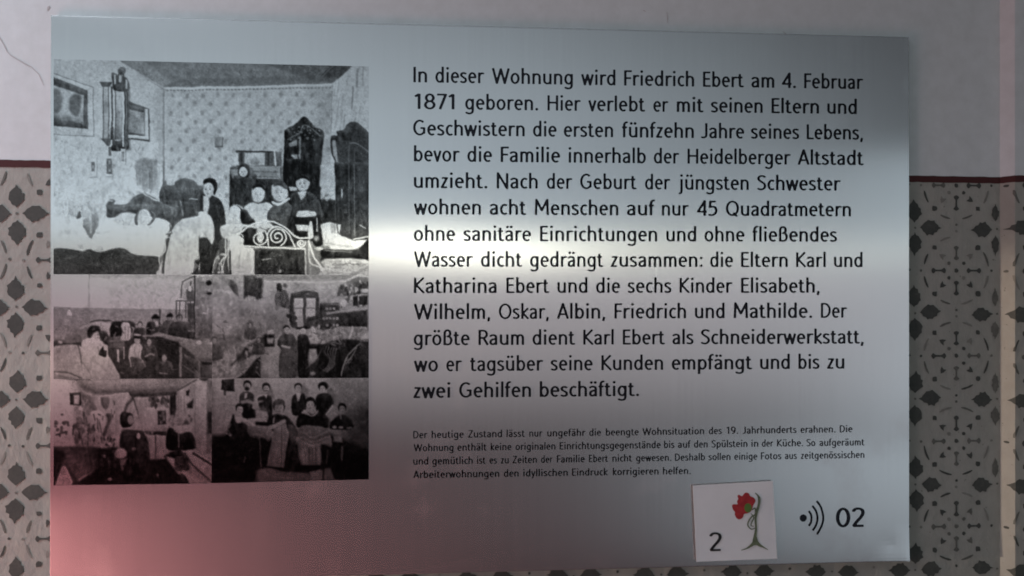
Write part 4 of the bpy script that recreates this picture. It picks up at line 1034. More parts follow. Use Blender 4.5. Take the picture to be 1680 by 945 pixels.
# triangle of laundry, back wall
p.L_(.25, 22, [690, 190, 640, 240, 615, 310], 8, .85); p.L_(.18, 14, [660, 150, 700, 210, 740, 350], 6, .9); p.P_(.25, [650, 150, 1050, 130, 1060, 160, 1000, 170, 690, 185], 8); p.P_(.84, [650, 300, 690, 220, 730, 340, 690, 370], 8); p.P_(.76, [700, 190, 990, 180, 980, 450, 760, 460, 740, 350], 8)
p.P_((.92, .88), [775, 270, 970, 260, 970, 430, 775, 450], 7); p.P_(.26, [890, 295, 955, 290, 958, 400, 890, 410], 5); p.mottle(900, 300, 950, 400, 12, .4, .8, 5, 12, .7); p.mottle(820, 190, 980, 260, 26, .12, .5, 8, 18, .8, 1.6)
p.P_(.2, [780, 460, 960, 460, 960, 495, 860, 495, 800, 480], 6); p.mottle(790, 460, 860, 500, 8, .3, .8, 6, 12, .7); p.P_((.84, .78), [800, 500, 870, 490, 960, 500, 975, 600, 940, 680, 810, 690, 820, 600], 6); p.L_(.3, 8, [872, 500, 872, 680], 5)
p.P_(.16, [990, 170, 1040, 160, 1040, 300, 1000, 400, 985, 300], 7)
p.P_(.78, [1045, 130, 1200, 50, 1190, 340, 1050, 340], 8); p.L_(.3, 12, [1050, 130, 1200, 40], 6, .9); p.P_(.18, [1120, 130, 1150, 120, 1145, 170, 1125, 170], 5); p.P_(.2, [1125, 240, 1180, 200, 1175, 270, 1130, 270], 7); p.L_(.5, 8, [1080, 180, 1080, 300], 6, .6); p.L_(.5, 6, [1105, 170, 1105, 300], 6, .5)
p.mottle(990, 330, 1165, 410, 34, .25, .85, 8, 20, .7); p.P_(.9, [1030, 420, 1170, 410, 1160, 480, 1060, 480], 8)
p.S_(.12, [965, 460, 1000, 430, 1040, 470, 1080, 480, 1160, 470, 1195, 540, 1195, 600, 1080, 620, 960, 600], 5); p.L_(.8, 8, [1060, 450, 1062, 590], 5, .8); p.P_((.88, .8), [1190, 60, 1290, 40, 1280, 640, 1200, 600], 6); p.L_(.55, 8, [1190, 80, 1195, 600], 6, .7); p.E_(.25, 1265, 25, 40, 26, 6, op=.8)
p.P_(.6, [1290, 30, 1400, 30, 1400, 640, 1285, 640], 8); p.P_(.2, [1295, 300, 1340, 300, 1340, 480, 1300, 480], 8)
# woman
p.S_(.12, [585, 320, 620, 300, 680, 320, 690, 380, 660, 430, 600, 430, 580, 380], 5); p.S_(.62, [645, 345, 675, 330, 690, 380, 665, 405, 645, 385], 5); p.P_(.8, [605, 435, 690, 420, 680, 455, 610, 460], 6); p.E_(.75, 745, 330, 12, 26, 6)
p.S_((.22, .12), [590, 460, 700, 450, 780, 470, 820, 600, 800, 840, 620, 860, 640, 720, 585, 620], 6); p.E_(.92, 732, 497, 17, 24); p.E_(.55, 695, 605, 18, 12, 6); p.L_(.8, 10, [690, 370, 725, 400, 740, 430], 8, .6)
p.E_(.86, 588, 640, 48, 42, 6); p.P_(.62, [585, 690, 640, 680, 625, 730, 600, 740, 606, 780, 590, 782], 8, .8); p.L_(.4, 8, [600, 690, 640, 680], 5)
# table at right
p.S_(.12, [940, 660, 1050, 610, 1090, 620, 1150, 760, 1080, 780, 1050, 700, 960, 680], 8); p.P_((.90, .80), [955, 665, 1040, 690, 1080, 760, 1240, 880, 1150, 890, 1050, 800], 7); p.P_((.84, .70), [1090, 620, 1160, 610, 1400, 740, 1400, 900, 1180, 760], 7); p.L_(.2, 14, [1110, 640, 1180, 740, 1340, 880], 6, .85, True)
for k in range(46):
    x = random.uniform(180, 560); y = random.uniform(200, 600)
    p.L_(random.choice([.12, .25, .9]), random.uniform(5, 10), [x, y, x + random.uniform(-16, 16), y + random.uniform(15, 50)], 4, .6)
for k in range(24):
    x = random.uniform(60, 400); y = random.uniform(610, 780)
    p.L_(random.choice([.12, .5]), 8, [x, y, x + random.uniform(-10, 14), y + random.uniform(30, 70)], 6, .5); p.L_(.3, 8, [1180, 640, 1340, 740], 6, .7); p.S_(.14, [1040, 860, 1080, 810, 1130, 860, 1140, 910, 1040, 910], 6); p.mottle(1040, 680, 1130, 770, 14, .12, .5, 8, 20, .7)
p.finish()

# --- 5: the sewing workshop group (lower right)
random.seed(505)
p = Print('printed_photograph', [(348, 620.8), (605, 620.3), (605, 786.5), (347, 793)], 'lower right photograph of eight tailors and seamstresses, four standing and four sitting')
p.crop('H')
p.P_((.80, .60), [0, 10, 1400, 10, 1400, 900, 0, 900]); p.P_(.62, [230, 20, 500, 20, 500, 260, 230, 260], 70, .4)
p.P_(.52, [1000, 20, 1400, 20, 1400, 900, 1050, 900], 90, .8); p.P_(.26, [1150, 300, 1400, 200, 1400, 900, 1100, 900], 60, .9)
for k in range(34): p.L_(random.choice([.3, .62, .8]), 6, [random.uniform(1030, 1320), random.uniform(30, 200), random.uniform(1030, 1320), random.uniform(200, 420)], 12, .10)
p.P_(.14, [120, 40, 220, 35, 228, 135, 155, 130, 150, 165, 132, 165, 130, 125, 112, 120], 5); p.P_(.66, [0, 120, 110, 140, 230, 180, 230, 480, 0, 480], 30, .6)
p.P_(.10, [30, 500, 200, 480, 420, 500, 700, 560, 1000, 480, 1350, 620, 1350, 860, 30, 880], 20)
p.P_(.24, [0, 20, 60, 20, 60, 900, 0, 900], 20, .3)
# shadows of standing people
for (x, y) in ((505, 120), (790, 110), (1010, 130), (1200, 330)): p.S_(.4, [x - 20, y - 20, x + 20, y - 10, x + 35, y + 60, x + 20, y + 120, x - 30, y + 120], 12, .6)
def head(x, y, r, v=.80, hair=.10, beard=False):
    p.E_(hair, x, y - r * .25, r * 1.05, r * 1.15, 4); p.E_(v, x, y + r * .2, r * .72, r * .98, 5)
    p.face(x, y + r * .2, r * .70, r * .92, v, .9, 1 if x > 600 else -1)
    p.S_(hair, [x - r * .95, y - r * .1, x - r * .8, y - r * .95, x, y - r * 1.25, x + r * .8, y - r * .95, x + r * .95, y - r * .1, x + r * .5, y - r * .55, x - r * .4, y - r * .6], 4)
    if beard: p.E_(.16, x, y + r * .85, r * .6, r * .5, 5)
# standing man with beard, waistcoat, arms crossed
p.S_(.20, [270, 160, 330, 135, 375, 160, 385, 240, 390, 350, 300, 350, 265, 240], 5); p.P_(.86, [310, 150, 330, 148, 320, 195, 303, 195], 4); p.L_(.66, 26, [285, 225, 330, 215, 380, 232], 6, .9, True); head(328, 85, 32, .74, .12, True); p.P_(.10, [290, 250, 390, 250, 390, 350, 300, 350], 6)
# second man with moustache
p.S_(.84, [375, 240, 410, 175, 450, 165, 530, 190, 550, 240, 540, 280, 380, 280], 5); p.S_(.12, [415, 190, 470, 170, 525, 190, 530, 340, 500, 360, 430, 270], 5); p.P_(.88, [465, 160, 492, 160, 484, 195], 3); head(482, 108, 32, .80, .14); p.L_(.25, 6, [462, 130, 496, 130], 3); p.L_(.66, 18, [390, 250, 420, 220, 450, 215], 6, .8, True); p.E_(.45, 440, 290, 50, 30, 14, op=.8)
# third man
p.S_(.80, [650, 320, 690, 180, 740, 150, 800, 180, 820, 250, 780, 330], 6); p.S_(.13, [690, 200, 725, 155, 740, 220, 765, 155, 800, 170, 800, 300, 700, 330], 5); p.P_(.92, [728, 150, 768, 150, 750, 215], 3); head(745, 105, 30, .80, .16)
# standing woman in black
p.S_(.10, [890, 170, 945, 150, 1000, 160, 1030, 230, 990, 290, 960, 330, 900, 330, 885, 240], 5); p.E_(.10, 945, 90, 44, 34, 4); head(940, 108, 30, .88, .10); p.L_(.86, 14, [1020, 255, 965, 325], 5)
# table plank and tailor sitting
p.P_(.80, [330, 355, 480, 345, 480, 385, 330, 380], 6, .9); p.P_(.72, [400, 290, 490, 300, 500, 350, 395, 350], 8); p.P_(.75, [640, 350, 730, 350, 730, 380, 640, 380], 6); p.P_(.08, [390, 380, 520, 385, 520, 420, 390, 410], 6)
p.S_(.84, [130, 390, 180, 350, 230, 340, 300, 350, 380, 400, 400, 430, 330, 470, 320, 400, 200, 390, 150, 420], 6); p.S_(.12, [190, 380, 215, 320, 240, 385, 290, 385, 330, 420, 340, 520, 200, 540, 150, 500], 6); head(265, 280, 34, .80, .10); p.P_(.86, [235, 345, 290, 345, 275, 390, 240, 390], 5)
p.L_(.6, 10, [135, 400, 130, 460, 180, 490], 5, .8, True); p.mottle(130, 400, 190, 500, 12, .3, .8, 6, 12, .7); p.S_(.54, [330, 430, 420, 420, 500, 460, 500, 540, 420, 480, 350, 490], 8); p.L_(.5, 9, [425, 500, 440, 750], 5, .8)
# big sewing girl, white apron
head(585, 265, 48, .74, .20); p.E_(.34, 585, 225, 46, 24, 8); p.S_(.12, [500, 350, 560, 320, 650, 340, 700, 400, 740, 480, 720, 560, 740, 780, 620, 780, 620, 600, 520, 440, 490, 400], 6); p.L_(.82, 34, [515, 425, 570, 410, 625, 380], 5, .95, True); p.L_(.85, 9, [545, 350, 540, 390], 4)
p.P_((.66, .60), [540, 440, 640, 395, 670, 480, 650, 560, 625, 755, 490, 745, 520, 560], 6); p.L_(.2, 7, [605, 430, 605, 750], 4, .8)
for k in range(7): p.L_(.46, 5, [548 + k * 14, 470, 512 + k * 18, 740], 5, .6)
p.S_(.44, [660, 410, 720, 430, 725, 530, 680, 530], 10, .8)
# large woman with draped skirt
head(840, 240, 44, .84, .08); p.S_(.10, [750, 320, 800, 295, 850, 320, 900, 300, 970, 330, 985, 430, 740, 430], 5); p.S_(.84, [770, 310, 800, 285, 850, 330, 900, 285, 890, 320, 850, 335, 800, 320], 5)
p.S_((.52, .56), [750, 430, 850, 415, 960, 430, 1010, 520, 1010, 590, 930, 570, 920, 740, 770, 740, 740, 570], 7)
for k in range(8): p.L_(random.choice([.25, .75]), 8, [760 + random.uniform(0, 40), 450 + k * 14, 860, 500 + k * 12, 960 + random.uniform(0, 40), 440 + k * 16], 7, .5, True)
for k in range(6): p.L_(random.choice([.25, .8]), 9, [780 + k * 26, 600, 785 + k * 25, 735], 6, .7)
p.P_(.10, [760, 735, 940, 735, 950, 770, 760, 770], 6)
# small seated woman on the right
head(1100, 275, 34, .62, .08); p.S_(.10, [1040, 350, 1080, 325, 1130, 330, 1180, 380, 1180, 440, 1010, 440, 1000, 390], 6); p.L_(.6, 10, [1085, 330, 1088, 360], 4); p.E_(.75, 1035, 425, 16, 12, 5); p.E_(.7, 1090, 428, 22, 10, 5); p.E_(.55, 1160, 430, 22, 8, 5); p.L_(.5, 9, [995, 350, 990, 430], 6, .7)
p.P_(.62, [1030, 500, 1100, 500, 1100, 550, 1030, 545], 7); p.L_(.55, 12, [1100, 590, 1100, 690], 5, .9); p.L_(.3, 10, [985, 620, 975, 720], 6)
# boards on the floor
p.P_((.52, .46), [400, 780, 500, 760, 640, 790, 830, 800, 900, 780, 1000, 760, 1040, 860, 380, 880], 10); p.L_(.75, 8, [440, 775, 540, 830, 700, 840], 7, .6, True); p.P_(.60, [830, 790, 940, 775, 940, 860, 850, 860], 6, .8); p.L_(.12, 12, [950, 770, 945, 860], 6); p.P_(.1, [30, 560, 400, 520, 400, 880, 30, 890], 26, .95)
for k in range(9): p.L_(random.choice([.22, .28]), 8, [random.uniform(60, 380), random.uniform(600, 820), random.uniform(60, 380), random.uniform(600, 820)], 10, .25)
p.L_(.45, 9, [310, 670, 300, 710], 6)
p.finish()

# ------------------------------------------------------------------ lettering: a humanist sans drawn from strokes
XT, XB, W2 = .655, .05, .062
def arc(cx, cy, rx, ry, a0, a1, n=14):
    return [(cx + rx * math.cos(R(a0 + (a1 - a0) * k / n)), cy + ry * math.sin(R(a0 + (a1 - a0) * k / n))) for k in range(n + 1)]
def cat(pts, n=5):
    o = []
    for k in range(len(pts) - 1):
        p0, p1, p2, p3 = pts[max(0, k - 1)], pts[k], pts[k + 1], pts[min(len(pts) - 1, k + 2)]
        for i in range(n):
            t = i / n
            o.append(tuple(.5 * (2 * b2 + (c2 - a2) * t + (2 * a2 - 5 * b2 + 4 * c2 - d2) * t * t + (3 * b2 - a2 - 3 * c2 + d2) * t ** 3) for a2, b2, c2, d2 in zip(p0, p1, p2, p3)))
    return o + [pts[-1]]
def dot(x, y): return [(x - .002, y), (x + .002, y)]
GL = {}
def G(ch, strokes, lsb=.06, rsb=.06, dots=()): GL[ch] = (strokes, lsb, rsb, dots)
S_, O_, D_ = .085, .058, .018     # side bearings: straight, round, diagonal
def arch(x0, x1, top=XT, y=.46): return arc((x0 + x1) / 2, y, (x1 - x0) / 2, top - y, 180, 0, 12)
G('a', [cat([(.05, .585), (.13, .64), (.24, .652), (.345, .60), (.375, .48)]) + [(.375, 0)], cat([(.375, .40), (.25, .385), (.12, .33), (.062, .20), (.10, .08), (.20, .048), (.31, .10), (.375, .19)])], O_, S_)
G('b', [[(.06, 1.04), (.06, 0)], arc(.245, .35, .19, .305, 180, -180, 26)], S_, O_)
G('c', [arc(.25, .35, .19, .305, 52, 308, 20)], O_, .03)
G('d', [[(.43, 1.04), (.43, 0)], arc(.245, .35, .19, .305, 0, 360, 26)], O_, S_)
G('e', [[(.07, .375), (.43, .375)] + arc(.248, .37, .186, .285, 4, 180, 14)[1:] + arc(.258, .35, .196, .305, 184, 304, 12)], O_, .045)
G('f', [[(.13, 0), (.13, .80)] + arc(.27, .80, .14, .195, 180, 70, 8)[1:], [(.0, XT), (.30, XT)]], .03, .0)
G('g', [arc(.245, .355, .19, .300, 0, 360, 26), [(.43, .70), (.43, -.06)] + cat([(.43, -.06), (.39, -.19), (.26, -.255), (.12, -.235), (.06, -.20)])[1:]], O_, S_)
G('h', [[(.06, 1.04), (.06, 0)], [(.06, .42)] + arch(.065, .42)[1:] + [(.42, 0)]], S_, S_)
G('i', [[(.06, .70), (.06, 0)]], S_, S_, [(.06, .935)])
G('j', [[(.12, .70), (.12, -.12)] + cat([(.12, -.12), (.09, -.21), (.0, -.255)])[1:]], .0, S_, [(.12, .935)])
G('k', [[(.06, 1.04), (.06, 0)], [(.41, .70), (.10, .37), (.43, 0)]], S_, .01)
G('l', [[(.06, 1.04), (.06, 0)]], S_, S_)
G('m', [[(.06, .70), (.06, 0)], [(.06, .42)] + arch(.065, .365)[1:] + [(.365, 0)], [(.365, .42)] + arch(.37, .67)[1:] + [(.67, 0)]], S_, S_)
G('n', [[(.06, .70), (.06, 0)], [(.06, .42)] + arch(.065, .42)[1:] + [(.42, 0)]], S_, S_)
G('o', [arc(.26, .35, .20, .305, 0, 360, 28)], O_, O_)
G('p', [[(.06, .70), (.06, -.30)], arc(.245, .35, .19, .305, 180, -180, 26)], S_, O_)
G('r', [[(.06, .70), (.06, 0)], [(.06, .42)] + cat([(.07, .46), (.11, .58), (.20, .645), (.32, .64)])], S_, .0)
G('s', [cat([(.345, .61), (.21, .652), (.09, .60), (.08, .47), (.21, .365), (.34, .26), (.335, .11), (.21, .048), (.05, .085)])], .045, .045)
G('t', [[(.14, .88), (.14, .22)] + cat([(.14, .22), (.16, .09), (.24, .05), (.33, .06)])[1:], [(.0, XT), (.31, XT)]], .03, .02)
G('u', [[(.06, .70), (.06, .24)] + arc(.24, .24, .18, .19, 180, 360, 12)[1:], [(.42, .70), (.42, 0)]], S_, S_)
G('v', [[(.04, .70), (.22, .02), (.40, .70)]], D_, D_)
G('w', [[(.04, .70), (.20, .02), (.355, .66), (.51, .02), (.67, .70)]], D_, D_)
G('y', [[(.04, .70), (.22, .06)], [(.40, .70), (.20, -.02), (.15, -.18), (.05, -.25)]], D_, D_)
G('z', [[(.05, XT), (.34, XT), (.06, XB), (.36, XB)]], .04, .04)
for base, ch in (('a', 'ä'), ('o', 'ö'), ('u', 'ü')):
    st, l, r, d = GL[base]; cx = .235 if base == 'a' else (.26 if base == 'o' else .24)
    G(ch, st, l, r, [(cx - .11, .925), (cx + .11, .925)])
G('ß', [[(.06, 0), (.06, .78)] + arc(.22, .78, .16, .205, 180, 0, 12)[1:] + cat([(.38, .76), (.36, .66), (.26, .575)])[1:], cat([(.22, .575), (.34, .55), (.43, .42), (.435, .25), (.36, .09), (.24, .045), (.15, .06)])], S_, O_)
T, B = .95, .05
G('A', [[(.03, 0), (.31, .98), (.59, 0)], [(.12, .30), (.50, .30)]], D_, D_)
G('D', [[(.06, .0), (.06, 1.0)], [(.06, T), (.22, T)] + arc(.22, .5, .34, .45, 90, -90, 18)[1:] + [(.06, B)]], S_, O_)
G('E', [[(.06, 0), (.06, 1)], [(.06, T), (.45, T)], [(.06, .52), (.42, .52)], [(.06, B), (.47, B)]], S_, .04)
G('F', [[(.06, 0), (.06, 1)], [(.06, T), (.45, T)], [(.06, .49), (.41, .49)]], S_, .02)
G('G', [arc(.37, .5, .31, .455, 48, 318, 26) + [(.62, .20)], [(.40, .47), (.62, .47), (.62, .10)]], O_, S_)
G('H', [[(.06, 0), (.06, 1)], [(.58, 0), (.58, 1)], [(.06, .52), (.58, .52)]], S_, S_)
G('I', [[(.06, 0), (.06, 1)]], S_, S_)
G('J', [[(.32, 1.0), (.32, .25)] + cat([(.32, .25), (.29, .11), (.18, .045), (.04, .06)])[1:]], .02, S_)
G('K', [[(.06, 0), (.06, 1)], [(.54, 1.0), (.12, .52), (.57, 0)]], S_, .01)
G('L', [[(.06, 1), (.06, 0)], [(.06, B), (.44, B)]], S_, .02)
G('M', [[(.06, 0), (.09, 1.0), (.40, .30), (.71, 1.0), (.74, 0)]], .075, .075)
G('N', [[(.06, 0), (.06, 1.0), (.58, 0), (.58, 1)]], S_, S_)
G('O', [arc(.38, .5, .32, .455, 0, 360, 34)], O_, O_)
G('Q', [arc(.38, .5, .32, .455, 0, 360, 34), [(.42, .22), (.66, -.04)]], O_, O_)
G('R', [[(.06, 0), (.06, 1)], [(.06, T), (.26, T)] + arc(.26, .71, .20, .24, 90, -90, 12)[1:] + [(.06, .47)], [(.28, .47), (.52, 0)]], S_, .01)
G('S', [cat([(.47, .88), (.30, .952), (.12, .89), (.09, .71), (.25, .56), (.42, .42), (.46, .22), (.34, .07), (.20, .045), (.05, .10)])], .05, .05)
G('W', [[(.04, 1), (.27, .03), (.50, .94), (.73, .03), (.96, 1)]], D_, D_)
G('Z', [[(.05, T), (.50, T), (.06, B), (.53, B)]], .04, .04)
G('0', [arc(.29, .5, .23, .455, 0, 360, 30)], O_, O_)
G('1', [[(.27, 0), (.27, .99)], [(.06, .80), (.27, .97)]], .06, .15)
G('2', [cat([(.06, .83), (.14, .93), (.27, .955), (.42, .89), (.46, .72), (.38, .52), (.20, .27), (.07, .05)]), [(.04, B), (.49, B)]], .05, .05)
G('4', [[(.41, 0), (.41, .98), (.04, .27), (.54, .27)]], .04, .04)
G('5', [[(.44, T), (.13, T), (.10, .56)] + cat([(.10, .56), (.24, .61), (.40, .55), (.46, .33), (.38, .12), (.22, .045), (.05, .07)])[1:]], .06, .05)
G('7', [[(.04, T), (.48, T), (.19, 0)]], .05, .04)
G('8', [arc(.28, .73, .18, .225, 0, 360, 22), arc(.28, .275, .22, .235, 0, 360, 24)], O_, O_)
G('9', [arc(.28, .67, .21, .285, 0, 360, 22), cat([(.49, .67), (.47, .40), (.36, .15), (.16, .04)])], O_, O_)
G('.', [], S_, .04, [(.06, .075)])
G(':', [], S_, S_, [(.06, .085), (.06, .60)])
G(',', [[(.085, .12), (.03, -.16)]], .06, .04)

_cache = {}
def glyph(ch, w, h):
    """mesh of one letter (cap height 1): distance to its strokes, cut by marching squares"""
    k = (ch, round(w, 3), h)
    if k in _cache: return _cache[k]
    st, l, r, dots = GL[ch]
    pts = [q for s in st for q in s] + [(x + a, y) for x, y in dots for a in (-.02, .02)]
    x0 = min(q[0] for q in pts) - .13; x1 = max(q[0] for q in pts) + .13
    y0 = min(q[1] for q in pts) - .14; y1 = max(q[1] for q in pts) + .14
    xs = np.arange(x0, x1 + h, h); ys = np.arange(y0, y1 + h, h)
    X, Y = np.meshgrid(xs, ys)
    F = np.full(X.shape, 9.0)
    YS = 1.22
    for s in st:
        n = len(s)
        closed = abs(s[0][0] - s[-1][0]) < 1e-6 and abs(s[0][1] - s[-1][1]) < 1e-6
        for i in range(n - 1):
            (ax, ay), (bx, by) = s[i], s[i + 1]
            dx, dy = bx - ax, by - ay
            L2 = dx * dx + dy * dy
            if L2 < 1e-12: continue
            L = math.sqrt(L2)
            t = ((X - ax) * dx + (Y - ay) * dy) / L2
            tc = np.clip(t, 0, 1)
            d = np.hypot(X - ax - tc * dx, (Y - ay - tc * dy) * YS) - w / 2
            if not closed:
                if i == 0: d = np.maximum(d, -t * L * 1.0)
                if i == n - 2: d = np.maximum(d, (t - 1) * L)
            F = np.minimum(F, d)
    for (dx, dy) in dots:
        F = np.minimum(F, np.hypot(X - dx, Y - dy) - w * .60)
    V, P = [], []
    ins = F < 0
    ny, nx = F.shape
    idx = {}
    def vid(key, p):
        if key not in idx: idx[key] = len(V); V.append(p)
        return idx[key]
    for j in range(ny - 1):
        for i in range(nx - 1):
            c = [(i, j), (i + 1, j), (i + 1, j + 1), (i, j + 1)]
            m = [ins[q[1], q[0]] for q in c]
            if not any(m): continue
            poly = []
            for q in range(4):
                a, b2 = c[q], c[(q + 1) % 4]
                if m[q]: poly.append(vid(a, (xs[a[0]], ys[a[1]])))
                if m[q] != m[(q + 1) % 4]:
                    fa, fb = F[a[1], a[0]], F[b2[1], b2[0]]
                    t = fa / (fa - fb)
                    poly.append(vid((min(a, b2), max(a, b2)), (xs[a[0]] + t * (xs[b2[0]] - xs[a[0]]), ys[a[1]] + t * (ys[b2[1]] - ys[a[1]]))))
            if len(poly) >= 3: P.append(poly)
    V = np.array(V)
    lo, hi = V[:, 0].min(), V[:, 0].max()
    _cache[k] = (V, P, lo, hi, l - W2 + .0, r - W2 + .0)
    return _cache[k]

def word_mesh(word, p0, p1, cap, w, h):
    """set a word so that its ink runs from p0 to p1 (points of the panel, baseline)"""
    x = 0; items = []
    for n, ch in enumerate(word):
        V, P, lo, hi, l, r = glyph(ch, w, h)
        if n: x += max(l, -.05) + .085
        items.append((V, P, x - lo)); x += hi - lo
        x += r
    x -= r
    tot = x
    sc = math.hypot(p1[0] - p0[0], p1[1] - p0[1]) / tot
    ux, uz = (p1[0] - p0[0]) / (tot * sc), (p1[1] - p0[1]) / (tot * sc)
    vs, fs = [], []
    for V, P, ox in items:
        n0 = len(vs)
        for a, c in V:
            X_ = (a + ox) * sc; Z_ = c * cap
            vs.append((p0[0] + ux * X_ - uz * Z_ * 0, TEXT_Y, p0[1] + uz * X_ + Z_))
        fs += [[n0 + q for q in f] for f in P]
    return vs, fs
TEXT_Y = FRONT - 0.00012

def text_line(name, words, z0, bx, cap, w, h, mat=None):
    """words: (text, start px, end px); bx: baseline px at x = 678 and 1418"""
    V, Fs = [], []
    yb = lambda x: bx[0] + (bx[1] - bx[0]) * (x - 678) / 740.0
    for t, a, c in words:
        v, f = word_mesh(t, at(a, yb(a), TEXT_Y), at(c, yb(c), TEXT_Y), cap, w, h)
        n = len(V); V += v; Fs += [[q + n for q in p_] for p_ in f]
    return mesh_obj(name, V, Fs, mat or M_INK, panel)

A_ = lambda v: 670 + v / 4.295
B_ = lambda v: 1040 + v / 4.295
E_ = lambda v: 670 + v / 4.421
F_ = lambda v: 1040 + v / 4.308
def conv(s, fa, fb):
    """'word a120 b450' -> text with pixel extents; a = left crop, b = right crop"""
    out = []
    for tok in s.split(';'):
        t, a, c = tok.split()
        g = lambda q: fa(float(q[1:])) if q[0] == 'a' else fb(float(q[1:]))
        out.append((t, g(a), g(c)))
    return out
BIG = [
    ('In a35 a132;dieser a190 a535;Wohnung a588 a1160;wird a1218 a1460;Friedrich a1520 b425;Ebert b487 b775;am b828 b990;4. b1042 b1143;Februar b1200 b1615', (134.8, 146.2)),
    ('1871 a42 a325;geboren. a400 a915;Hier a980 a1215;verlebt a1268 b80;er b137 b243;mit b302 b492;seinen b543 b908;Eltern b970 b1305;und b1363 b1572', (178.6, 187.2)),
    ('Geschwistern a33 a820;die a878 a1045;ersten a1095 a1443;fünfzehn a1505 b423;Jahre b472 b778;seines b825 b1165;Lebens, b1218 b1615', (221.8, 229.2)),
    ('bevor a38 a362;die a415 a590;Familie a650 a1070;innerhalb a1128 b85;der b140 b320;Heidelberger b378 b1105;Altstadt b1155 b1620', (264.5, 271.0)),
    ('umzieht. a38 a557;Nach a622 a912;der a975 a1155;Geburt a1210 b20;der b78 b257;jüngsten b315 b810;Schwester b868 b1458', (308.2, 313.0)),
    ('wohnen a38 a512;acht a573 a832;Menschen a890 a1480;auf a1540 b150;nur b197 b388;45 b443 b590;Quadratmetern b648 b1530', (351.6, 355.2)),
    ('ohne a38 a330;sanitäre a388 a865;Einrichtungen a927 b165;und b228 b440;ohne b497 b780;fließendes b835 b1432', (395.2, 396.7)),
    ('Wasser a38 a455;dicht a510 a803;gedrängt a857 a1375;zusammen: a1425 b485;die b537 b700;Eltern b755 b1085;Karl b1143 b1352;und b1410 b1612', (437.6, 438.3)),
    ('Katharina a38 a622;Ebert a690 a993;und a1050 a1263;die a1322 a1493;sechs a1545 b265;Kinder b322 b695;Elisabeth, b755 b1310', (480.9, 480.2)),
    ('Wilhelm, a38 a578;Oskar, a637 a990;Albin, a1047 a1388;Friedrich a1452 b368;und b430 b640;Mathilde. b703 b1257;Der b1318 b1503', (523.9, 521.2)),
]
BIG2 = [
    ('größte a38 a445;Raum a508 a840;dient a900 a1210;Karl a1268 a1490;Ebert a1555 b220;als b272 b422;Schneiderwerkstatt, b473 b1625', (566.6, 563.7)),
    ('wo a40 a215;er a275 a388;tagsüber a447 a978;seine a1032 a1337;Kunden a1400 b207;empfängt b267 b837;und b892 b1103;bis b1163 b1312;zu b1365 b1488', (609.5, 604.6)),
    ('zwei a35 a305;Gehilfen a368 a890;beschäftigt. a952 b37', (653.0, 646.5)),
]
SMALL = [
    ('Der a35 a138;heutige a168 a402;Zustand a432 a680;lässt a712 a845;nur a877 a973;ungefähr a1007 a1285;die a1312 a1398;beengte a1432 b35;Wohnsituation b60 b497;des b530 b622;19. b655 b738;Jahrhunderts b768 b1150;erahnen. b1178 b1425;Die b1455 b1545', (719.3, 708.8)),
    ('Wohnung a38 a328;enthält a355 a568;keine a597 a748;originalen a777 a1067;Einrichtungsgegenstände a1097 b190;bis b213 b287;auf b312 b402;den b425 b522;Spülstein b548 b803;in b830 b880;der b905 b985;Küche. b1012 b1197;So b1220 b1283;aufgeräumt b1312 b1630', (740.7, 730.8)),
    ('und a35 a145;gemütlich a173 a467;ist a497 a560;es a588 a643;zu a670 a728;Zeiten a755 a932;der a962 a1047;Familie a1077 a1280;Ebert a1310 a1448;nicht a1480 a1622;gewesen. a1652 b265;Deshalb b290 b503;sollen b528 b683;einige b710 b873;Fotos b898 b1043;aus b1068 b1152;zeitgenössischen b1180 b1630', (762.6, 751.4)),
    ('Arbeiterwohnungen a35 a660;den a692 a800;idyllischen a833 a1157;Eindruck a1187 a1448;korrigieren a1483 b175;helfen. b205 b403', (784.6, 773.6)),
]
GLW = .146
for s, bx in BIG: text_line('text_line', conv(s, A_, B_), 0, bx, .01072, GLW, 1 / 26)
for s, bx in BIG2: text_line('text_line', conv(s, E_, F_), 0, bx, .01060, GLW, 1 / 26)
for s, bx in SMALL:
    o = text_line('small_text_line', conv(s, E_, F_), 0, bx, .00510, .150, 1 / 16, M_INK_THIN)

# the audio-guide number and sound symbol
v, f = word_mesh('02', at(1371.5, 865.0, TEXT_Y), at(1418.8, 864.2, TEXT_Y), .0138, .150, 1 / 40)
mesh_obj('guide_number', v, f, M_INK, panel)
sym = bpy.data.objects.new('sound_symbol', None); col.objects.link(sym); sym.parent = panel
c = at(1318, 850, TEXT_Y)
def disc(name, c, r, mat, parent, y, n=28, rz=None):
    rz = rz or r
    return mesh_obj(name, [(c[0] + r * math.cos(2 * math.pi * k / n), y, c[1] + rz * math.sin(2 * math.pi * k / n)) for k in range(n)], [tuple(range(n))], mat, parent)
disc('symbol_dot', c, .00262, M_INK, sym, TEXT_Y)
def ribbon(name, pts, w, mat, parent, y):
    L, Q = [], []
    n = len(pts)
    for k, (x, z) in enumerate(pts):
        a = pts[max(0, k - 1)]; b2 = pts[min(n - 1, k + 1)]
        dx, dz = b2[0] - a[0], b2[1] - a[1]; d = math.hypot(dx, dz) or 1
        ww = (w[k] if isinstance(w, list) else w) / 2
        L.append((x - dz / d * ww, y, z + dx / d * ww)); Q.append((x + dz / d * ww, y, z - dx / d * ww))
    return mesh_obj(name, L + Q, [(k, k + 1, n + k + 1, n + k) for k in range(n - 1)], mat, parent)
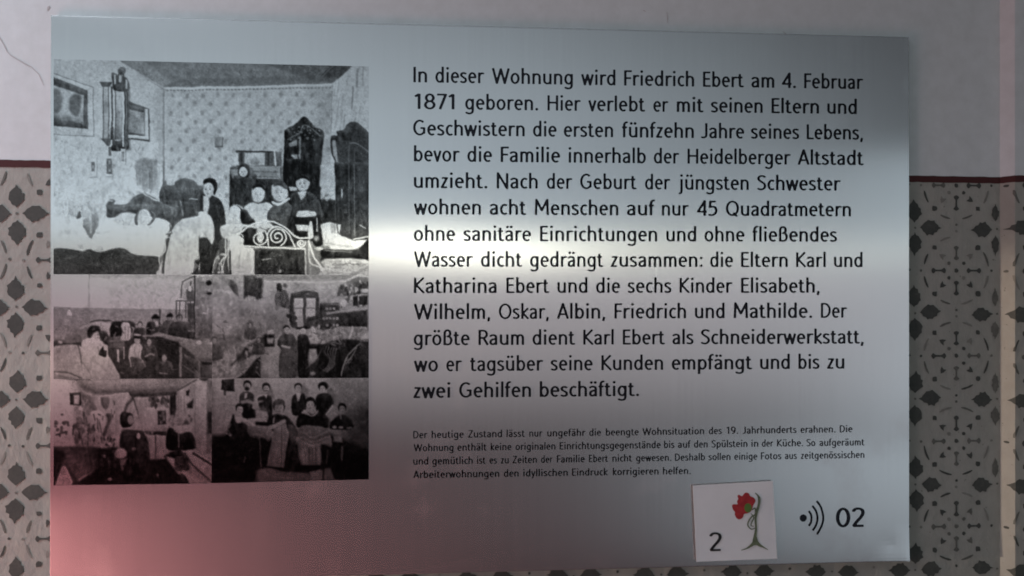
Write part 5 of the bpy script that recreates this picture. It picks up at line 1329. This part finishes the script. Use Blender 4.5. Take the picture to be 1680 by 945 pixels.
for pxs in ([(1327, 838.5), (1330.5, 844), (1331.4, 850.5), (1330.4, 857.5), (1327, 863)], [(1333, 830), (1338.8, 838.5), (1341.3, 850), (1339, 861.5), (1333.5, 870.5)], [(1340, 822), (1346.8, 832), (1350.8, 849), (1348, 863), (1340.5, 877)]):
    ribbon('symbol_wave', cat([at(x, y, TEXT_Y) for x, y in pxs], 6), .00155, M_INK, sym, TEXT_Y)

# ------------------------------------------------------------------ the sticker
sticker = bpy.data.objects.new('sticker', None)
col.objects.link(sticker)
tag(sticker, 'small white sticker with a 2 and a red flower, lower right on the metal panel', 'sticker')
SY = FRONT - 0.0017
M_PAPER, nt, b = new_mat('satin_white_sticker')
n1 = noise(nt, 40, 3, obj_vec(nt), .6)
lk(nt, ramp(nt, n1.outputs[0], [(.3, (.80, .80, .81)), (.7, (.86, .86, .87))]), b.inputs['Base Color'])
b.inputs['Roughness'].default_value = .45
M_SHADE_PAD, nt, b = new_mat('dark_shade_pad'); b.inputs['Base Color'].default_value = (.05, .045, .045, 1); b.inputs['Roughness'].default_value = .9  # black pad added as the dark shadow line at the sticker's left edge
corn = [(1136.5, 796.5), (1268, 789), (1275, 916.5), (1142.3, 921.5)]
def slab(name, corn, y0, y1, mat, parent, n=12, lift=0.0):
    c = [at(x, y, y1) for x, y in corn]
    vs, fs = [], []
    for j in range(n + 1):
        for i in range(n + 1):
            u, w = i / n, j / n
            x = (c[0][0] * (1 - u) + c[1][0] * u) * (1 - w) + (c[3][0] * (1 - u) + c[2][0] * u) * w
            z = (c[0][1] * (1 - u) + c[1][1] * u) * (1 - w) + (c[3][1] * (1 - u) + c[2][1] * u) * w
            yy = y1 - lift * max(0, .35 - u) ** 2 * (0.4 + w)
            vs.append((x, yy, z))
    m = n + 1
    for j in range(n):
        for i in range(n):
            k = j * m + i
            fs.append((k, k + m, k + m + 1, k + 1))
    ring = [i for i in range(m)] + [j * m + n for j in range(1, m)] + [n * m + i for i in range(n - 1, -1, -1)] + [j * m for j in range(n - 1, 0, -1)]
    n0 = len(vs)
    for k in ring: vs.append((vs[k][0], y0 if abs(y0 - y1) > 5e-4 else vs[k][1] + (y0 - y1), vs[k][2]))
    for k in range(len(ring)): fs.append((ring[k], ring[(k + 1) % len(ring)], n0 + (k + 1) % len(ring), n0 + k))
    return mesh_obj(name, vs, fs, mat, parent, smooth=False)
slab('sticker_sheet', corn, SY + 0.00022, SY, M_PAPER, sticker, 12, 0.002)
slab('shade_backing', [(1137.8, 799), (1266, 792), (1272, 914), (1143.2, 919)], FRONT - 0.0002, SY + 0.0004, M_SHADE_PAD, sticker, 2)
M_BLACK, nt, b = new_mat('black_sticker_print'); b.inputs['Base Color'].default_value = (.012, .012, .013, 1); b.inputs['Roughness'].default_value = .5
M_RED, nt, b = new_mat('red_petal_print')
n1 = noise(nt, 260, 3, obj_vec(nt), .6)
lk(nt, ramp(nt, n1.outputs[0], [(.3, (.30, .012, .018)), (.7, (.48, .03, .035))]), b.inputs['Base Color']); b.inputs['Roughness'].default_value = .5
M_GREEN, nt, b = new_mat('green_bud_print'); b.inputs['Base Color'].default_value = (.11, .20, .035, 1); b.inputs['Roughness'].default_value = .5
M_STEM, nt, b = new_mat('grey_green_stem_print')
n1 = noise(nt, 300, 3, obj_vec(nt), .6)
lk(nt, ramp(nt, n1.outputs[0], [(.35, (.10, .13, .07)), (.65, (.17, .20, .12))]), b.inputs['Base Color']); b.inputs['Roughness'].default_value = .5
PY = SY - 0.0004
st2 = lambda x, y: (1130 + x / 6.747, 785 + y / 6.747)
p0 = at(*st2(228, 805), PY); p1 = at(*st2(364, 801), PY)
TEXT_Y = PY
v, f = word_mesh('2', p0, p1, .0132, .135, 1 / 40)
mesh_obj('numeral', v, f, M_BLACK, sticker)
def shape(name, pts, mat, parent, y, smooth=True):
    q = [at(*st2(a, c), y) for a, c in zip(pts[::2], pts[1::2])]
    if smooth:
        q = q + [q[0]]; q = cat([q[-2]] + q + [q[1]], 4)[4:-5]
    n = len(q)
    cx = sum(a for a, _ in q) / n; cz = sum(c for _, c in q) / n
    return mesh_obj(name, [(a, y, c) for a, c in q] + [(cx, y, cz)], [(k, (k + 1) % n, n) for k in range(n)], mat, parent)
em = bpy.data.objects.new('flower_emblem', None); col.objects.link(em); em.parent = sticker
shape('flower_head', [555, 180, 590, 195, 625, 158, 665, 165, 680, 195, 722, 215, 738, 250, 712, 300, 690, 360, 650, 385, 612, 395, 600, 430, 565, 452, 530, 440, 510, 400, 512, 372, 490, 345, 480, 300, 500, 285, 540, 285, 535, 255, 548, 225, 540, 195], M_RED, em, PY - .00002)
disc('flower_bud', at(*st2(655, 325), PY - .00006), .00265, M_GREEN, em, PY - .00006, rz=.0033)
def vine(pts, ws, name='flower_stem', dy=0.00008, mat=None):
    q = cat([at(*st2(a, c), PY - dy) for a, c in zip(pts[::2], pts[1::2])], 6)
    W = [np.interp(k / (len(q) - 1), np.linspace(0, 1, len(ws)), ws) / 6.747 / 2270 for k in range(len(q))]
    ribbon(name, q, W, mat or M_STEM, em, PY - dy)
vine([735, 160, 770, 200, 775, 280, 755, 360, 740, 450, 745, 560, 735, 640, 738, 740], [10, 18, 22, 30, 24, 22, 34, 90], dy=.00008)
vine([745, 170, 790, 220, 775, 330, 745, 400], [5, 8, 10, 8], dy=.00012)
vine([700, 350, 735, 330, 735, 400, 700, 420, 665, 470, 655, 520, 690, 560, 735, 550], [10, 14, 18, 16, 16, 14, 12, 8], dy=.00016)
vine([690, 390, 720, 430, 700, 480, 690, 520, 720, 530], [8, 14, 14, 10, 6], dy=.00020)
vine([580, 795, 640, 775, 700, 735, 735, 700], [6, 14, 34, 50], dy=.00024)
vine([878, 790, 830, 762, 780, 735, 740, 700], [5, 14, 34, 50], dy=.00028)
